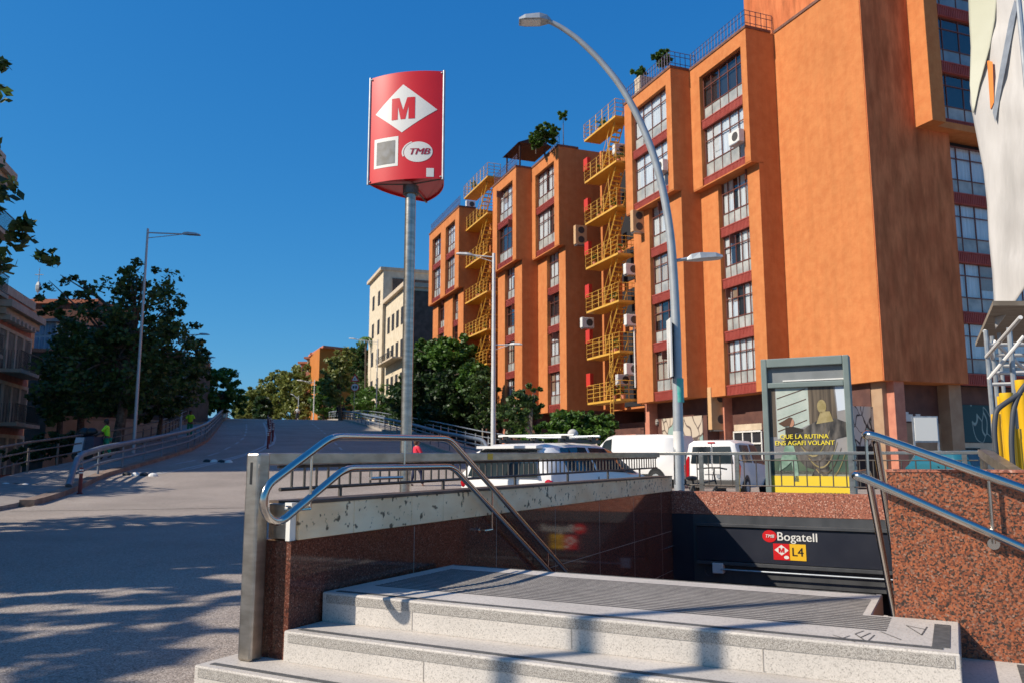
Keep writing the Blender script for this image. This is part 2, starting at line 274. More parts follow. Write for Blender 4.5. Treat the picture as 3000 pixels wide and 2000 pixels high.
# ------------------------------------------------------------------ mesh helpers
class MB:
    """collects faces, then links them as ONE mesh object"""
    def __init__(s): s.v = []; s.f = []; s.mi = []; s.k = 0
    def add(s, vs, fs):
        b = len(s.v); s.v += [Vector(p) for p in vs]; s.f += [tuple(b + i for i in f) for f in fs]; s.mi += [s.k] * len(fs); return s
    def obox(s, c, ax, ay, az):   # centre, three half-axis vectors
        c = Vector(c); ax, ay, az = Vector(ax), Vector(ay), Vector(az)
        if ax.cross(ay).dot(az) < 0: ay = -ay
        vs = [c + i * ax + j * ay + k * az for i in (-1, 1) for j in (-1, 1) for k in (-1, 1)]
        return s.add(vs, [(0, 1, 3, 2), (4, 6, 7, 5), (0, 4, 5, 1), (2, 3, 7, 6), (0, 2, 6, 4), (1, 5, 7, 3)])
    def box(s, x0, x1, y0, y1, z0, z1):
        return s.obox(((x0 + x1) / 2, (y0 + y1) / 2, (z0 + z1) / 2), ((x1 - x0) / 2, 0, 0), (0, (y1 - y0) / 2, 0), (0, 0, (z1 - z0) / 2))
    def fbox(s, F, a0, a1, b0, b1, z0, z1):   # box in a frame F(a,b,z)
        c = F((a0 + a1) / 2, (b0 + b1) / 2, (z0 + z1) / 2)
        ea = (F(a1, 0, 0) - F(a0, 0, 0)) / 2; eb = (F(0, b1, 0) - F(0, b0, 0)) / 2; ez = (F(0, 0, z1) - F(0, 0, z0)) / 2
        return s.obox(c, ea, eb, ez)
    def prism(s, pts, vec):        # polygon pts extruded by vec
        n = len(pts); P = [Vector(p) for p in pts]; vec = Vector(vec)
        nn = Vector((0, 0, 0))
        for i in range(n): nn += P[i].cross(P[(i + 1) % n])
        if nn.dot(vec) > 0: P = P[::-1]
        vs = P + [p + vec for p in P]
        fs = [tuple(range(n)), tuple(range(2 * n - 1, n - 1, -1))] + [(i, i + n, (i + 1) % n + n, (i + 1) % n) for i in range(n)]
        return s.add(vs, fs)
    def quad(s, a, b, c, d): return s.add([a, b, c, d], [(0, 1, 2, 3)])
    def tube(s, pts, r, n=10, closed_ends=True, flat=None):
        pts = [Vector(p) for p in pts]; m = len(pts); rr = r if isinstance(r, (list, tuple)) else [r] * m
        base = len(s.v); prev = None
        for i, p in enumerate(pts):
            t = (pts[min(i + 1, m - 1)] - pts[max(i - 1, 0)]).normalized()
            if prev is None:
                a = t.cross(UP)
                if a.length < .2: a = t.cross(Vector((1, 0, 0)))
                a.normalize()
            else:
                a = (prev - t * prev.dot(t)).normalized()
            prev = a; b = t.cross(a)
            for k in range(n):
                th = 2 * math.pi * k / n; s.v.append(p + (a * math.cos(th) + b * math.sin(th)) * rr[i])
        for i in range(m - 1):
            for k in range(n):
                k2 = (k + 1) % n; s.f.append((base + i * n + k, base + i * n + k2, base + (i + 1) * n + k2, base + (i + 1) * n + k)); s.mi.append(s.k)
        if closed_ends:
            s.f.append(tuple(base + k for k in range(n - 1, -1, -1))); s.mi.append(s.k)
            s.f.append(tuple(base + (m - 1) * n + k for k in range(n))); s.mi.append(s.k)
        return s
    def ell(s, c, rx, ry, rz, n=10, m=6, rot=0):
        c = Vector(c); base = len(s.v); cr, sr = math.cos(rot), math.sin(rot)
        s.v.append(c - UP * rz)
        for i in range(1, m):
            ph = -math.pi / 2 + math.pi * i / m
            for k in range(n):
                th = 2 * math.pi * k / n; x = rx * math.cos(ph) * math.cos(th); y = ry * math.cos(ph) * math.sin(th)
                s.v.append(c + Vector((x * cr - y * sr, x * sr + y * cr, rz * math.sin(ph))))
        s.v.append(c + UP * rz); top = len(s.v) - 1
        for k in range(n):
            k2 = (k + 1) % n
            s.f.append((base, base + 1 + k2, base + 1 + k)); s.mi.append(s.k)
            s.f.append((top, base + 1 + (m - 2) * n + k, base + 1 + (m - 2) * n + k2)); s.mi.append(s.k)
            for i in range(m - 2):
                a = base + 1 + i * n; s.f.append((a + k, a + k2, a + n + k2, a + n + k)); s.mi.append(s.k)
        return s
    def build(s, name, m, parent=None, smooth=False, bevel=0, origin=None):
        me = bpy.data.meshes.new(name); me.from_pydata([tuple(p) for p in s.v], [], s.f); me.update()
        o = bpy.data.objects.new(name, me); COL.objects.link(o)
        ms = m if isinstance(m, (list, tuple)) else [m]
        for q in ms: me.materials.append(q)
        if len(ms) > 1: me.polygons.foreach_set('material_index', s.mi)
        if smooth:
            me.polygons.foreach_set('use_smooth', [True] * len(me.polygons))
            try: me.set_sharp_from_angle(angle=R(40))
            except Exception: pass
        if bevel:
            b = o.modifiers.new('bevel', 'BEVEL'); b.width = bevel; b.segments = 2; b.limit_method = 'ANGLE'; b.angle_limit = R(40)
        if parent is not None:
            o.parent = parent
            o.matrix_parent_inverse = Matrix.Identity(4)
            o.location = -parent.location if parent.type == 'EMPTY' and parent.parent is None else o.location
            if not (parent.type == 'EMPTY' and parent.parent is None): o.location = (0, 0, 0)
        return o
def thing(name, label, cat, loc=(0, 0, 0), group=None):
    o = bpy.data.objects.new(name, None); COL.objects.link(o); o.location = loc; o.empty_display_size = .3
    o['label'] = label; o['category'] = cat
    if group: o['group'] = group
    return o
def tag(o, label, cat, group=None):
    o['label'] = label; o['category'] = cat
    if group: o['group'] = group
    return o
def struct(o): o['kind'] = 'structure'; return o
def arc_path(pts, r, n=5):
    """polyline with its corners rounded"""
    P = [Vector(p) for p in pts]; out = [P[0]]
    for i in range(1, len(P) - 1):
        a = (P[i - 1] - P[i]); b = (P[i + 1] - P[i]); k = min(r, a.length * .45, b.length * .45)
        A = P[i] + a.normalized() * k; B = P[i] + b.normalized() * k
        for j in range(n + 1):
            u = j / n; out.append(A * (1 - u) ** 2 + P[i] * 2 * u * (1 - u) + B * u * u)
    out.append(P[-1]); return out
def text_tris(s, size, bold=0.0, extrude=0.0, shear=0.0, space=1.0, align='CENTER'):
    cu = bpy.data.curves.new('t', 'FONT'); cu.body = s; cu.size = size; cu.offset = bold * size; cu.extrude = extrude; cu.shear = shear
    cu.align_x = align; cu.align_y = 'CENTER'; cu.space_character = space; cu.resolution_u = 4
    o = bpy.data.objects.new('t', cu); COL.objects.link(o)
    dg = bpy.context.evaluated_depsgraph_get(); me = bpy.data.meshes.new_from_object(o.evaluated_get(dg))
    vs = [v.co.copy() for v in me.vertices]; fs = [tuple(p.vertices) for p in me.polygons]
    bpy.data.objects.remove(o); bpy.data.curves.remove(cu); bpy.data.meshes.remove(me)
    return vs, fs
def put_text(mb, s, size, P, X, Y, N, heavy=0.0, **k):
    vs, fs = text_tris(s, size, **k)
    for i, d_ in enumerate((0, -heavy, heavy, -heavy * .5, heavy * .5) if heavy else (0,)):
        mb.add([P + X * (v.x + d_ * size) + Y * v.y + N * (v.z + i * .0004) for v in vs], fs)
def wavy(x, a=1): return noise.noise(Vector((x, x * .7 + 3.1, a)))
# ================================================================== GROUND
def tw(s): return -.0437 * max(s, 0)          # inner face of the left stair wall
G = MB()
B = 700
def gq(s0, s1, t0, t1): G.add([st(s0, t0, 0), st(s0, t1, 0), st(s1, t1, 0), st(s1, t0, 0)], [(0, 1, 2, 3)])
gq(-B, .3, -B, B); gq(12.5, B, -B, B); gq(.3, 12.5, -B, -.32); gq(.3, 12.5, 3.0, B)
struct(G.build('ground', M_ASPH))
pv = MB(); pv.fbox(lambda a, b, z: st(a, b, z), 8.3, 15, -1.0, 16, .004, .05); pv.fbox(st, 1.25, 8.3, 3.06, 9, .004, .05)
struct(pv.build('pavement', M_PAVE))
# ================================================================== ENTRANCE STEPS
steps = thing('entrance_steps', 'pale terrazzo steps and landing in front of the metro stairwell', 'steps', st(0, 1.5, 0))
b = MB(); b.fbox(st, -.30, 1.02, -.36, 3.83, -.03, .13)
b.build('bottom_step', M_TERR, steps, bevel=.006)
b = MB(); b.fbox(st, -.03, 1.02, .0, 3.52, .13, .29); b.build('middle_step', M_TERR, steps, bevel=.006)
b = MB(); b.fbox(st, .27, .99, .0, 3.205, .29, .45); b.fbox(st, .99, 1.68, .0, 2.83, .29, .45); b.build('landing', M_TERR, steps, bevel=.006)
b = MB()
b.fbox(st, -.295, 1.0, -.355, 3.825, .13, .132); b.fbox(st, -.025, 1.0, .005, 3.515, .29, .292); b.fbox(st, .275, .985, .005, 3.20, .45, .452); b.fbox(st, .985, 1.675, .005, 2.825, .45, .452)
b.build('tread_surface', M_TERRT, steps)
for (s0, t0, t1, z, tag_) in ((-.30, -.36, 3.83, .13, 0), (-.03, 0, 3.52, .29, 1), (.27, 0, 3.205, .45, 2)):
    b = MB(); b.fbox(st, s0 - .003, s0, t0 + .03, t1 - .02, z - .055, z - .010); b.fbox(st, s0 + .01, .98, t1, t1 + .003, z - .055, z - .01)
    b.build('nosing', M_NOSE, steps)
    b = MB(); b.fbox(st, s0 + .045, s0 + .080, t0 + .06, t1 - .06, z + .002, z + .005); b.build('anti_slip_strip', M_STRIP, steps)
    b = MB(); b.fbox(st, s0 + .085, s0 + .60 if z > .4 else .95, t1 - .10, t1 - .035, z + .002, z + .005); b.build('anti_slip_strip', M_STRIP, steps)
b = MB()
for i in range(19):
    s_ = .60 + i * .046; b.fbox(st, s_, s_ + .026, .12, 2.79 if s_ > .95 else 2.92, .452, .4535)
b.build('tactile_bars', M_TACT, steps)
b = MB(); b.fbox(st, 1.64, 1.655, .02, 2.8, .452, .455); b.build('anti_slip_strip', M_STRIP, steps)
for t_ in (.62, 1.55, 2.45): b = MB(); b.fbox(st, .268, .272, t_, t_ + .004, .30, .395); b.build('joint', M_KERB, steps)
for t_ in (.9, 1.85, 2.9): b = MB(); b.fbox(st, -.032, -.028, t_, t_ + .004, .14, .235); b.build('joint', M_KERB, steps)
def stroke(P, Q, w_=.006):                 # scratched letters
    P, Q = Vector(P), Vector(Q); d_ = (Q - P).normalized(); n_ = UP.cross(d_) * w_ / 2
    b.quad(P - n_, Q - n_, Q + n_, P + n_)
for grp_ in ((((2440, 1858), (2505, 1878)), ((2462, 1870), (2490, 1860))), (((2505, 1855), (2540, 1878)), ((2540, 1878), (2562, 1858)), ((2505, 1855), (2530, 1846)), ((2520, 1866), (2550, 1852))),
             (((2580, 1848), (2640, 1872)),), (((2655, 1830), (2700, 1858)), ((2655, 1830), (2712, 1842)), ((2700, 1858), (2716, 1834)))):
    b = MB()
    for seg in grp_: stroke(gz(*seg[0], .4535), gz(*seg[1], .4535))
    b.build('scratched_mark', M_TACT, steps)
# stairs going down
dn = thing('stair_flight', 'terrazzo stairs going down into the metro station behind the landing', 'stairs', st(2, 1.4, -.5))
b = MB()
for k in range(1, 21): b.fbox(st, 1.68 + (k - 1) * .3, 1.68 + k * .3 + (.0 if k < 20 else 6), -.5, 2.83, -4 if k == 20 else .45 - .16 * k - .6, .45 - .16 * k)
b.build('treads', M_TERR, dn)
# ================================================================== LEFT STAIR WALL
lw = thing('stairwell_wall', 'low polished brown granite stair wall with worn travertine coping, left of the stairs', 'wall', st(0, -.1, 0))
def wallbox(b, s0, s1, ta, tb, z0, z1):
    P = [st(s0, tw(s0) + ta, z0), st(s0, tw(s0) + tb, z0), st(s1, tw(s1) + tb, z0), st(s1, tw(s1) + ta, z0)]
    b.prism(P, UP * (z1 - z0))
b = MB(); wallbox(b, 0, 8.05, -.2, 0, -3.5, .757); b.build('granite_cladding', M_GRANF, lw)
for s_ in (1.25, 2.5, 3.75, 5, 6.25, 7.5):
    b = MB(); wallbox(b, s_, s_ + .005, .0, .0008, -1.5, .75); b.build('joint', M_KERB, lw)
b = MB(); wallbox(b, .05, 8.0, 0, .0009, .20, .205); b.build('joint', M_KERB, lw)
b = MB(); wallbox(b, 2, 8.0, 0, .0009, -.34, -.335); b.build('joint', M_KERB, lw)
b = MB(); k = 0; ss = [.045, .55, 1.2, 1.62, 2.5, 3.4, 4.3, 5.2, 6.1, 7.1, 8.07]
for i in range(len(ss) - 1): wallbox(b, ss[i] + (.002), ss[i + 1] - .002, -.215, .012, .76, .955)
b.build('travertine_coping', M_TRAV, lw, bevel=.004)
b = MB(); wallbox(b, -.004, .042, -.17, -.012, .765, .957); b.build('steel_end_cap', M_STEEL, lw, bevel=.006)
b = MB(); wallbox(b, -.012, .04, -.045, .006, .94, .965); wallbox(b, -.008, .04, -.036, -.006, .758, .94); b.build('white_corner_strip', M_WHITE, lw)  # white strip paints in the sunlit edge of the end cap
b = MB(); wallbox(b, .05, 8.06, -.222, .018, .956, .972); b.build('capping_strip', mat('dark_brown_capping', (.07, .045, .032, 1), (.13, .09, .065, 1), scale=7, rough=.6), lw)
# railing on top of it
rl = thing('railing', 'brushed steel railing with flat top beam along the travertine coping', 'railing', st(0, -.19, 0))
zt = lambda s: 1.237 + .0080 * s
def rpt(s, t, z): return st(s, tw(s) + t, z)
b = MB()
b.fbox(st, -.128, -.035, -.236, -.140, .132, 1.237)
b.build('post', M_STEEL, rl, bevel=.014)
b = MB(); b.fbox(st, -.1295, -.128, -.199, -.182, 1.065, 1.185); b.build('slot', M_BLK, rl)
b = MB()
P = [rpt(-.036, -.225, zt(0) - .068), rpt(-.036, -.155, zt(0) - .068), rpt(-.036, -.155, zt(0)), rpt(-.036, -.225, zt(0))]
b.prism(P, rpt(8.05, -.225, zt(8.05)) - rpt(-.036, -.225, zt(0)))
b.build('top_beam', M_STEEL, rl, bevel=.006)
b = MB(); b.tube([rpt(.10, -.19, 1.03), rpt(8.0, -.19, 1.03 + .0068 * 8)], .012, 6); b.tube([rpt(.08, -.19, zt(0) - .078), rpt(8.0, -.19, zt(8) - .078)], .010, 6); b.build('lower_bar', M_BAR, rl)
for i in range(70):
    s_ = .20 + i * .112; b = MB(); b.tube([rpt(s_, -.19, 1.03 + .0068 * s_), rpt(s_, -.19, zt(s_) - .06)], .0085, 6); b.build('baluster', M_BAR, rl)
for s_ in (.66, 1.95, 3.25, 4.55, 5.85, 7.15):
    b = MB(); b.tube([rpt(s_, -.19, .95), rpt(s_, -.19, 1.035 + .0068 * s_)], .013, 8); b.build('support', M_BAR, rl)
b = MB(); b.obox(rpt(2.68, -.1535, zt(2.68) - .032), D * .045, T * .0012, UP * .026); b.build('yellow_sticker', M_LYEL, rl)
# ================================================================== HANDRAILS
def hr_profile(far_end, s_near, s_far, z, s_far_low, s_near_low, z_low, m=.53, ph=R(27.5), cs=-.2, far_m=.53):
    return None
e = Vector((-math.cos(R(27.5)), -math.sin(R(27.5)))); nrm = Vector((-e.y * -1, e.x * -1))
hl = thing('handrail', 'double polished steel handrail with a rounded loop end on the left of the steps', 'handrail', st(0, .07, 0))
def hp(s, z): return st(s, tw(s) + .075, z)
U1 = Vector((.23, 1.332)); L1 = Vector((.363, 1.148)); n_ = Vector((-math.sin(R(27.5)), math.cos(R(27.5))))
mid = (U1 + L1) / 2; rad = abs((U1 - L1).dot(n_)) / 2; cen = U1 - n_ * rad + e * ((Vector((-.235, 0)) - U1).x / e.x)
loop = []
for i in range(0, 13):
    th = math.pi * i / 12
    q = cen + n_ * rad * math.cos(th) + e * rad * math.sin(th); loop.append(hp(q.x, q.y))
up = arc_path([hp(5.6, 1.34 - .53 * 4.02), hp(1.585, 1.352), hp(.23, 1.332), loop[0]], .09)
lo = arc_path([loop[-1], hp(.363, 1.148), hp(1.64, 1.150), hp(5.6, 1.15 - .53 * 3.96)], .09)
b = MB(); b.tube(up[:-1] + loop + lo[1:], .0215, 14); b.build('rail', M_TUBE, hl, smooth=True)
def zrail_u(s): return 1.335 if .23 < s < 1.58 else (1.335 - .52 * (.23 - s) if s <= .23 else 1.34 - .53 * (s - 1.58))
for s_, br in ((.06, True), (1.0, False), (2.28, True), (3.4, True)):
    zu = zrail_u(s_); zl = zu - (.20 if .3 < s_ < 1.6 else .26)
    b = MB(); b.tube([hp(s_, zu), hp(s_, zl - (.05 if br else 0))], .0075, 8)
    if br: b.tube(arc_path([hp(s_, zl - .05), st(s_, tw(s_) + .078, zl - .055), st(s_ - .10, tw(s_) + .078, zl - .055), st(s_ - .10, tw(s_), zl - .055)], .01), .0075, 8); b.tube([st(s_ - .10, tw(s_) + .02, zl - .055), st(s_ - .10, tw(s_), zl - .055)], .02, 10)
    b.build('bracket', M_TUBE, hl, smooth=True)
b = MB(); b.tube([hp(.62, 1.085), hp(.98, 1.085)], .010, 8); b.tube([hp(.63, 1.085), hp(.63, 1.15)], .008, 8); b.build('bracket', M_TUBE, hl, smooth=True)
hr = thing('handrail', 'double polished steel handrail turning the corner of the red granite block on the right', 'handrail', st(.9, 2.7, 0))
up = arc_path([st(.94, 4.2, .785), st(.94, 2.91, 1.31), st(.94, 2.865, 1.322), st(1.03, 2.85, 1.325), st(1.60, 2.85, 1.325), st(6, 2.74, 1.325 - .53 * 4.4)], .06)
lo = arc_path([st(.94, 4.2, .47), st(.94, 2.85, 1.105), st(.94, 2.80, 1.122), st(1.03, 2.79, 1.125), st(1.70, 2.79, 1.125), st(6, 2.68, 1.125 - .53 * 4.3)], .06)
b = MB(); b.tube(up, .0215, 14); b.build('upper_rail', M_TUBE, hr, smooth=True)
b = MB(); b.tube(lo, .0215, 14); b.build('lower_rail', M_TUBE, hr, smooth=True)
for (s_, t_, zu, zl) in ((1.25, 2.83, 1.325, 1.125), (.94, 3.37, 1.12, .855)):
    b = MB(); b.tube([st(s_, t_, zu), st(s_, t_, zl - .035)], .0085, 8)
    if t_ > 3: b.tube([st(s_, t_, zl - .04), st(.985, t_, zl - .04)], .009, 8); b.tube([st(.972, t_, zl - .04), st(.989, t_, zl - .04)], .026, 14)
    b.build('bracket', M_TUBE, hr, smooth=True)
# ================================================================== RIGHT BLOCK AND STAIRWELL WALL
rb = thing('granite_wall', 'polished orange red granite wall block behind the right handrail', 'wall', st(1.1, 3.5, 0))
b = MB(); b.fbox(st, .992, 1.22, 2.935, 6.2, -.2, 1.14); b.build('granite_slab', M_GRAN, rb, bevel=.003)
b = MB(); b.fbox(st, .988, 1.225, 2.932, 6.2, 1.14, 1.152); b.build('top_slab', M_GRANR, rb)
b = MB(); b.fbox(st, 1.225, 8.05, 2.935, 3.13, -3.5, .76); b.build('side_wall', M_GRANF, rb)
# ================================================================== FAR PARAPET WITH THE STATION NAME
pp = thing('parapet_wall', 'red granite parapet above the black station entrance panel', 'wall', st(8.05, 1.4, 0))
b = MB(); b.fbox(st, 8.05, 8.27, -.6, 1.83, .447, .757); b.fbox(st, 8.05, 8.27, 1.834, 3.4, .447, .757); b.build('granite_band', M_GRANR, pp, bevel=.003)
b = MB(); b.fbox(st, 8.052, 8.26, -.6, 3.4, -.46, .444); b.build('steel_fascia', M_SIGNGR, pp)
b = MB(); b.fbox(st, 8.048, 8.0515, -.35, -.05, -.46, .444); b.build('fascia_edge', M_SIGNBK, pp)
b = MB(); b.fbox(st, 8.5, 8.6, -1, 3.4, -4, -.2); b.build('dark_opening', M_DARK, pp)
sb = thing('station_sign', 'black station name board lettered Bogatell with red and yellow line squares', 'sign', st(7.97, 1.2, 0))
b = MB(); b.fbox(st, 7.975, 8.045, .02, 2.88, -.165, .29); b.build('board', M_SIGNBK, sb, bevel=.004)
b = MB(); b.fbox(st, 7.945, 8.045, .02, 2.79, .295, .335); b.fbox(st, 7.945, 8.045, .02, 2.79, -.215, -.17); b.build('frame', M_SIGNGR, sb, bevel=.003)
b = MB(); b.tube([st(7.93, .35, -.27), st(7.93, 2.79, -.27)], .012, 8); b.build('conduit', M_GALV, sb, smooth=True)
b = MB(); b.fbox(st, 7.93, 8.04, .23, .38, -.33, -.19); b.build('junction_box', M_AC, sb, bevel=.01)
b = MB(); b.tube([st(7.99, .18 + .07 * math.sin(a / 3), -.31 + .07 * math.cos(a / 3)) for a in range(18)], .006, 6, closed_ends=False); b.build('cable_loop', M_HOSE, sb)
SN = -D
def on_sign(px, py, off=.003): return gplane(px, py, st(7.975 - off, 0, 0), D)
pc = on_sign(2254.5, 1569)
b = MB(); n = 28; ring = [pc + T * (.093 * math.cos(2 * math.pi * i / n)) + UP * (.079 * math.sin(2 * math.pi * i / n)) for i in range(n)]
b.prism(ring, SN * .003); b.build('red_oval', M_SIGNR, sb)
b = MB(); put_text(b, 'TMB', .060, pc + SN * .0065, T, UP, SN, heavy=.02, bold=0, shear=.25); b.build('lettering', M_WHITE, sb)
pt = on_sign(2335, 1573, .004)
b = MB(); put_text(b, 'Bogatell', .156, pt, T, UP, SN, heavy=.016, space=1.03); b.build('lettering', M_WHITE, sb)
def sq(px, py, h, m, nm):
    P = on_sign(px, py); q = MB(); q.obox(P + SN * .001, T * h, UP * h, SN * .0015); q.build(nm, m, sb); return P
p1 = sq(2290, 1615, .105, M_SIGNR, 'red_square'); p2 = sq(2337, 1617, .105, M_LYEL, 'yellow_square')
b = MB(); q = p1 + UP * .022; b.add([q + T * .09 + SN * .0035, q + UP * .068 + SN * .0035, q - T * .09 + SN * .0035, q - UP * .068 + SN * .0035], [(0, 1, 2, 3)])
q2 = p1 + T * .06 - UP * .068; b.add([q2 + T * (.032 * math.cos(a * .39)) + UP * (.022 * math.sin(a * .39)) + SN * .0035 for a in range(16)], [tuple(range(16))]); b.build('white_diamond', M_WHITE, sb)
MV_ = [(-.5, -.5), (-.23, -.5), (-.23, .12), (-.1, -.5), (.1, -.5), (.23, .12), (.23, -.5), (.5, -.5), (.5, .5), (.17, .5), (0, -.08), (-.17, .5), (-.5, .5)]; MF_ = [(0, 1, 2, 11, 12), (2, 3, 10, 11), (3, 4, 10), (4, 5, 9, 10), (5, 6, 7, 8, 9)]
b = MB(); b.add([q + T * x * .075 + UP * y * .062 + SN * .006 for x, y in MV_], MF_); b.build('lettering', M_SIGNR, sb)
b = MB(); put_text(b, 'L4', .155, p2 + SN * .004, T, UP, SN, heavy=.012); b.build('lettering', M_BLK, sb)
# railing over the parapet
pr = thing('railing', 'thin dark steel railing with widely spaced bars over the red granite parapet', 'railing', st(8.15, 1.5, 0))
b = MB(); b.fbox(st, 8.14, 8.19, -.58, 3.55, 1.265, 1.305); b.build('top_beam', M_STEEL, pr, bevel=.004)
b = MB(); b.tube([st(8.165, -.2, .845), st(8.165, 3.5, .845)], .009, 6); b.tube([st(8.165, .55, 1.19), st(8.165, 3.5, 1.19)], .009, 6); b.build('lower_bar', M_BAR, pr)
for i in range(23):
    t_ = -.33 + i * .165; b = MB(); b.tube([st(8.165, t_, .845), st(8.165, t_, 1.27 if t_ < .5 else 1.19)], .008, 6); b.build('baluster', M_BAR, pr)
for t_ in (.06, .565, 2.04, 3.35):
    b = MB(); b.fbox(st, 8.14, 8.19, t_ - .028, t_ + .028, .755, 1.264); b.build('post', M_STEEL, pr)
br = thing('railing', 'wide grey steel beam railing sloping down on the far right behind the granite block', 'railing', st(6, 3.5, 0))
P0 = st(8.165, 3.54, 1.285); P1 = gy(2895, 1334, 7.2); P2 = gy(3010, 1412, 5.6); P3 = gy(3200, 1545, 4.6)
b = MB()
for a_, b_ in ((P0, P1), (P1, P2), (P2, P3)):
    d_ = (b_ - a_); n_ = d_.cross(UP).normalized() * .04
    b.prism([a_ - n_ - UP * .04, a_ + n_ - UP * .04, a_ + n_ + UP * .04, a_ - n_ + UP * .04], d_)
b.build('top_beam', M_STEEL, br)
for a_ in (P0, P1, P1.lerp(P0, .5), P2):
    b = MB(); b.obox((a_.x, a_.y, a_.z / 2), (.02, 0, 0), (0, .02, 0), (0, 0, a_.z / 2 - .03)); b.build('post', M_STEEL, br)
# ================================================================== METRO POLE SIGN
MP = Vector((-1.54, 12.0, 0))
ms = thing('metro_sign', 'red three sided metro sign with a white M diamond on a steel pole', 'sign', MP)
SZ0 = gy(1083, 541, 12.0).z; SZ1 = gy(1083, 232, 12.0).z
b = MB(); b.tube([MP, MP + UP * (SZ0 - .12)], .082, 24); b.build('pole', M_STEEL, ms, smooth=True)
b = MB(); b.tube([MP + UP * (SZ0 - .16), MP + UP * (SZ0 - .03)], .12, 24); b.build('flange', M_BAR, ms, smooth=True)
b = MB(); b.tube([MP, MP + UP * .02], .14, 20); b.build('base_plate', M_BAR, ms, smooth=True)
VL = gy(1083, 390, 12.0); VR = gy(1299, 380, 11.75)
VL.z = VR.z = 0; ch = VR - VL; cw = ch.length; cx = ch.normalized(); cn = Vector((cx.y, -cx.x, 0))     # outward (towards the viewer)
VB = (VL + VR) / 2 - cn * cw * .86
def face_pt(A, B_, a, z, off=0, sag=.115):
    c_ = (B_ - A); x = c_.normalized(); nn = Vector((x.y, -x.x, 0)); wd = c_.length
    k = a / wd; return A + x * a + nn * (sag * 4 * k * (1 - k) + off) + UP * z
NSEG = 24; secs = [(VL, VR), (VR, VB), (VB, VL)]
names = ('front_panel', 'side_panel', 'side_panel')
for (A_, B_), nm in zip(secs, names):
    b = MB(); wd = (B_ - A_).length; c0 = .012
    vs = []
    for i in range(NSEG + 1):
        a = c0 + (wd - 2 * c0) * i / NSEG
        for off in (0, -.012):
            vs += [face_pt(A_, B_, a, SZ0, off), face_pt(A_, B_, a, SZ1, off)]
    fs = []
    for i in range(NSEG):
        q = i * 4; r_ = q + 4
        fs += [(q, r_, r_ + 1, q + 1), (q + 2, q + 3, r_ + 3, r_ + 2), (q, q + 2, r_ + 2, r_), (q + 1, r_ + 1, r_ + 3, q + 3)]
    fs += [(0, 1, 3, 2), (NSEG * 4, NSEG * 4 + 2, NSEG * 4 + 3, NSEG * 4 + 1)]
    b.add(vs, fs); b.build(nm, M_SIGNR, ms, smooth=True)
def ring_at(z, inset=.0):
    pts = []
    for A_, B_ in secs:
        wd = (B_ - A_).length
        for i in range(10): pts.append(face_pt(A_, B_, .012 + (wd - .024) * i / 9, z, -.014 - inset))
    return pts
b = MB(); b.prism(ring_at(SZ0 + .03), UP * .01); b.build('base_plate', M_SIGNR, ms)
b = MB(); b.prism(ring_at(SZ1 - .04), UP * .01); b.build('top_plate', M_SIGNR, ms)
for V in (VL, VR, VB):
    b = MB(); ctr = (VL + VR + VB) / 3; o_ = (V - ctr).normalized() * .004
    b.tube([V + o_ + UP * (SZ0 - .01), V + o_ + UP * (SZ1 + .01)], .021, 10); b.build('corner_trim', M_GALV, ms, smooth=True)
b = MB(); ctr = (VL + VR + VB) / 3
for V in (VL, VR, VB): b.tube([MP + UP * (SZ0 - .0), V + UP * SZ0], .011, 8)
b.build('bracket_arm', M_BAR, ms)
for V in (VL, VR):
    for z_ in (SZ0 + .03, SZ1 - .03):
        b = MB(); b.ell(V + cn * .02 + cx * (.03 if V is VL else -.03) + UP * z_, .014, .014, .014, 8, 5); b.build('bolt', M_GALV, ms)
def decal(pts2, name, m, off, parent=ms, step=.02):
    """flat outline (metres on the front panel, origin bottom left) bent onto the curved panel"""
    bm = bmesh.new(); vs = [bm.verts.new((p[0], p[1], 0)) for p in pts2[0]]
    fs = [bm.faces.new([vs[i] for i in f]) for f in pts2[1]]; bmesh.ops.triangulate(bm, faces=bm.faces[:])
    x0 = min(p[0] for p in pts2[0]); x1 = max(p[0] for p in pts2[0]); x = x0 + step
    while x < x1:
        bmesh.ops.bisect_plane(bm, geom=bm.verts[:] + bm.edges[:] + bm.faces[:], plane_co=(x, 0, 0), plane_no=(1, 0, 0)); x += step
    bmesh.ops.recalc_face_normals(bm, faces=bm.faces[:])
    bm.verts.index_update(); q = MB()
    for f in bm.faces:
        if f.normal.z < 0: f.normal_flip()
    q.add([face_pt(VL, VR, v.co.x, SZ0 + v.co.y, off) for v in bm.verts], [tuple(v.index for v in f.verts) for f in bm.faces])
    bm.free(); return q.build(name, m, parent)
K = 8.5 / 2400 * 1.0
def sgn(px, py):      # photo pixel on the panel -> metres on the panel
    P = gplane(px, py, (VL + VR) / 2 + cn * .06, cn)
    a = (P - VL).dot(cx); return (a, P.z - SZ0)
dm = [sgn(1185, 253), sgn(1280, 320), sgn(1181, 393), sgn(1099, 336)]
decal((dm[::-1], [(0, 1, 2, 3)]), 'white_diamond', M_WHITE, .003)
def textdecal(s, size, c, name, m, off, sx=1.0, **k):
    vs, fs = text_tris(s, size, **k); decal(([(c[0] + v.x * sx, c[1] + v.y) for v in vs], fs), name, m, off)
Mh, Mw = .343, .371; mc = sgn(1185, 323)
MV = [(-.5, -.5), (-.5 + .27, -.5), (-.5 + .27, .12), (-.1, -.5), (.1, -.5), (.5 - .27, .12), (.5 - .27, -.5), (.5, -.5), (.5, .5), (.17, .5), (0, -.08), (-.17, .5), (-.5, .5)]
decal(([(mc[0] + x * Mw, mc[1] + y * Mh) for x, y in MV], [(0, 1, 2, 11, 12), (2, 3, 10, 11), (3, 4, 10), (4, 5, 9, 10), (5, 6, 7, 8, 9)]), 'letter', M_SIGNR, .006)
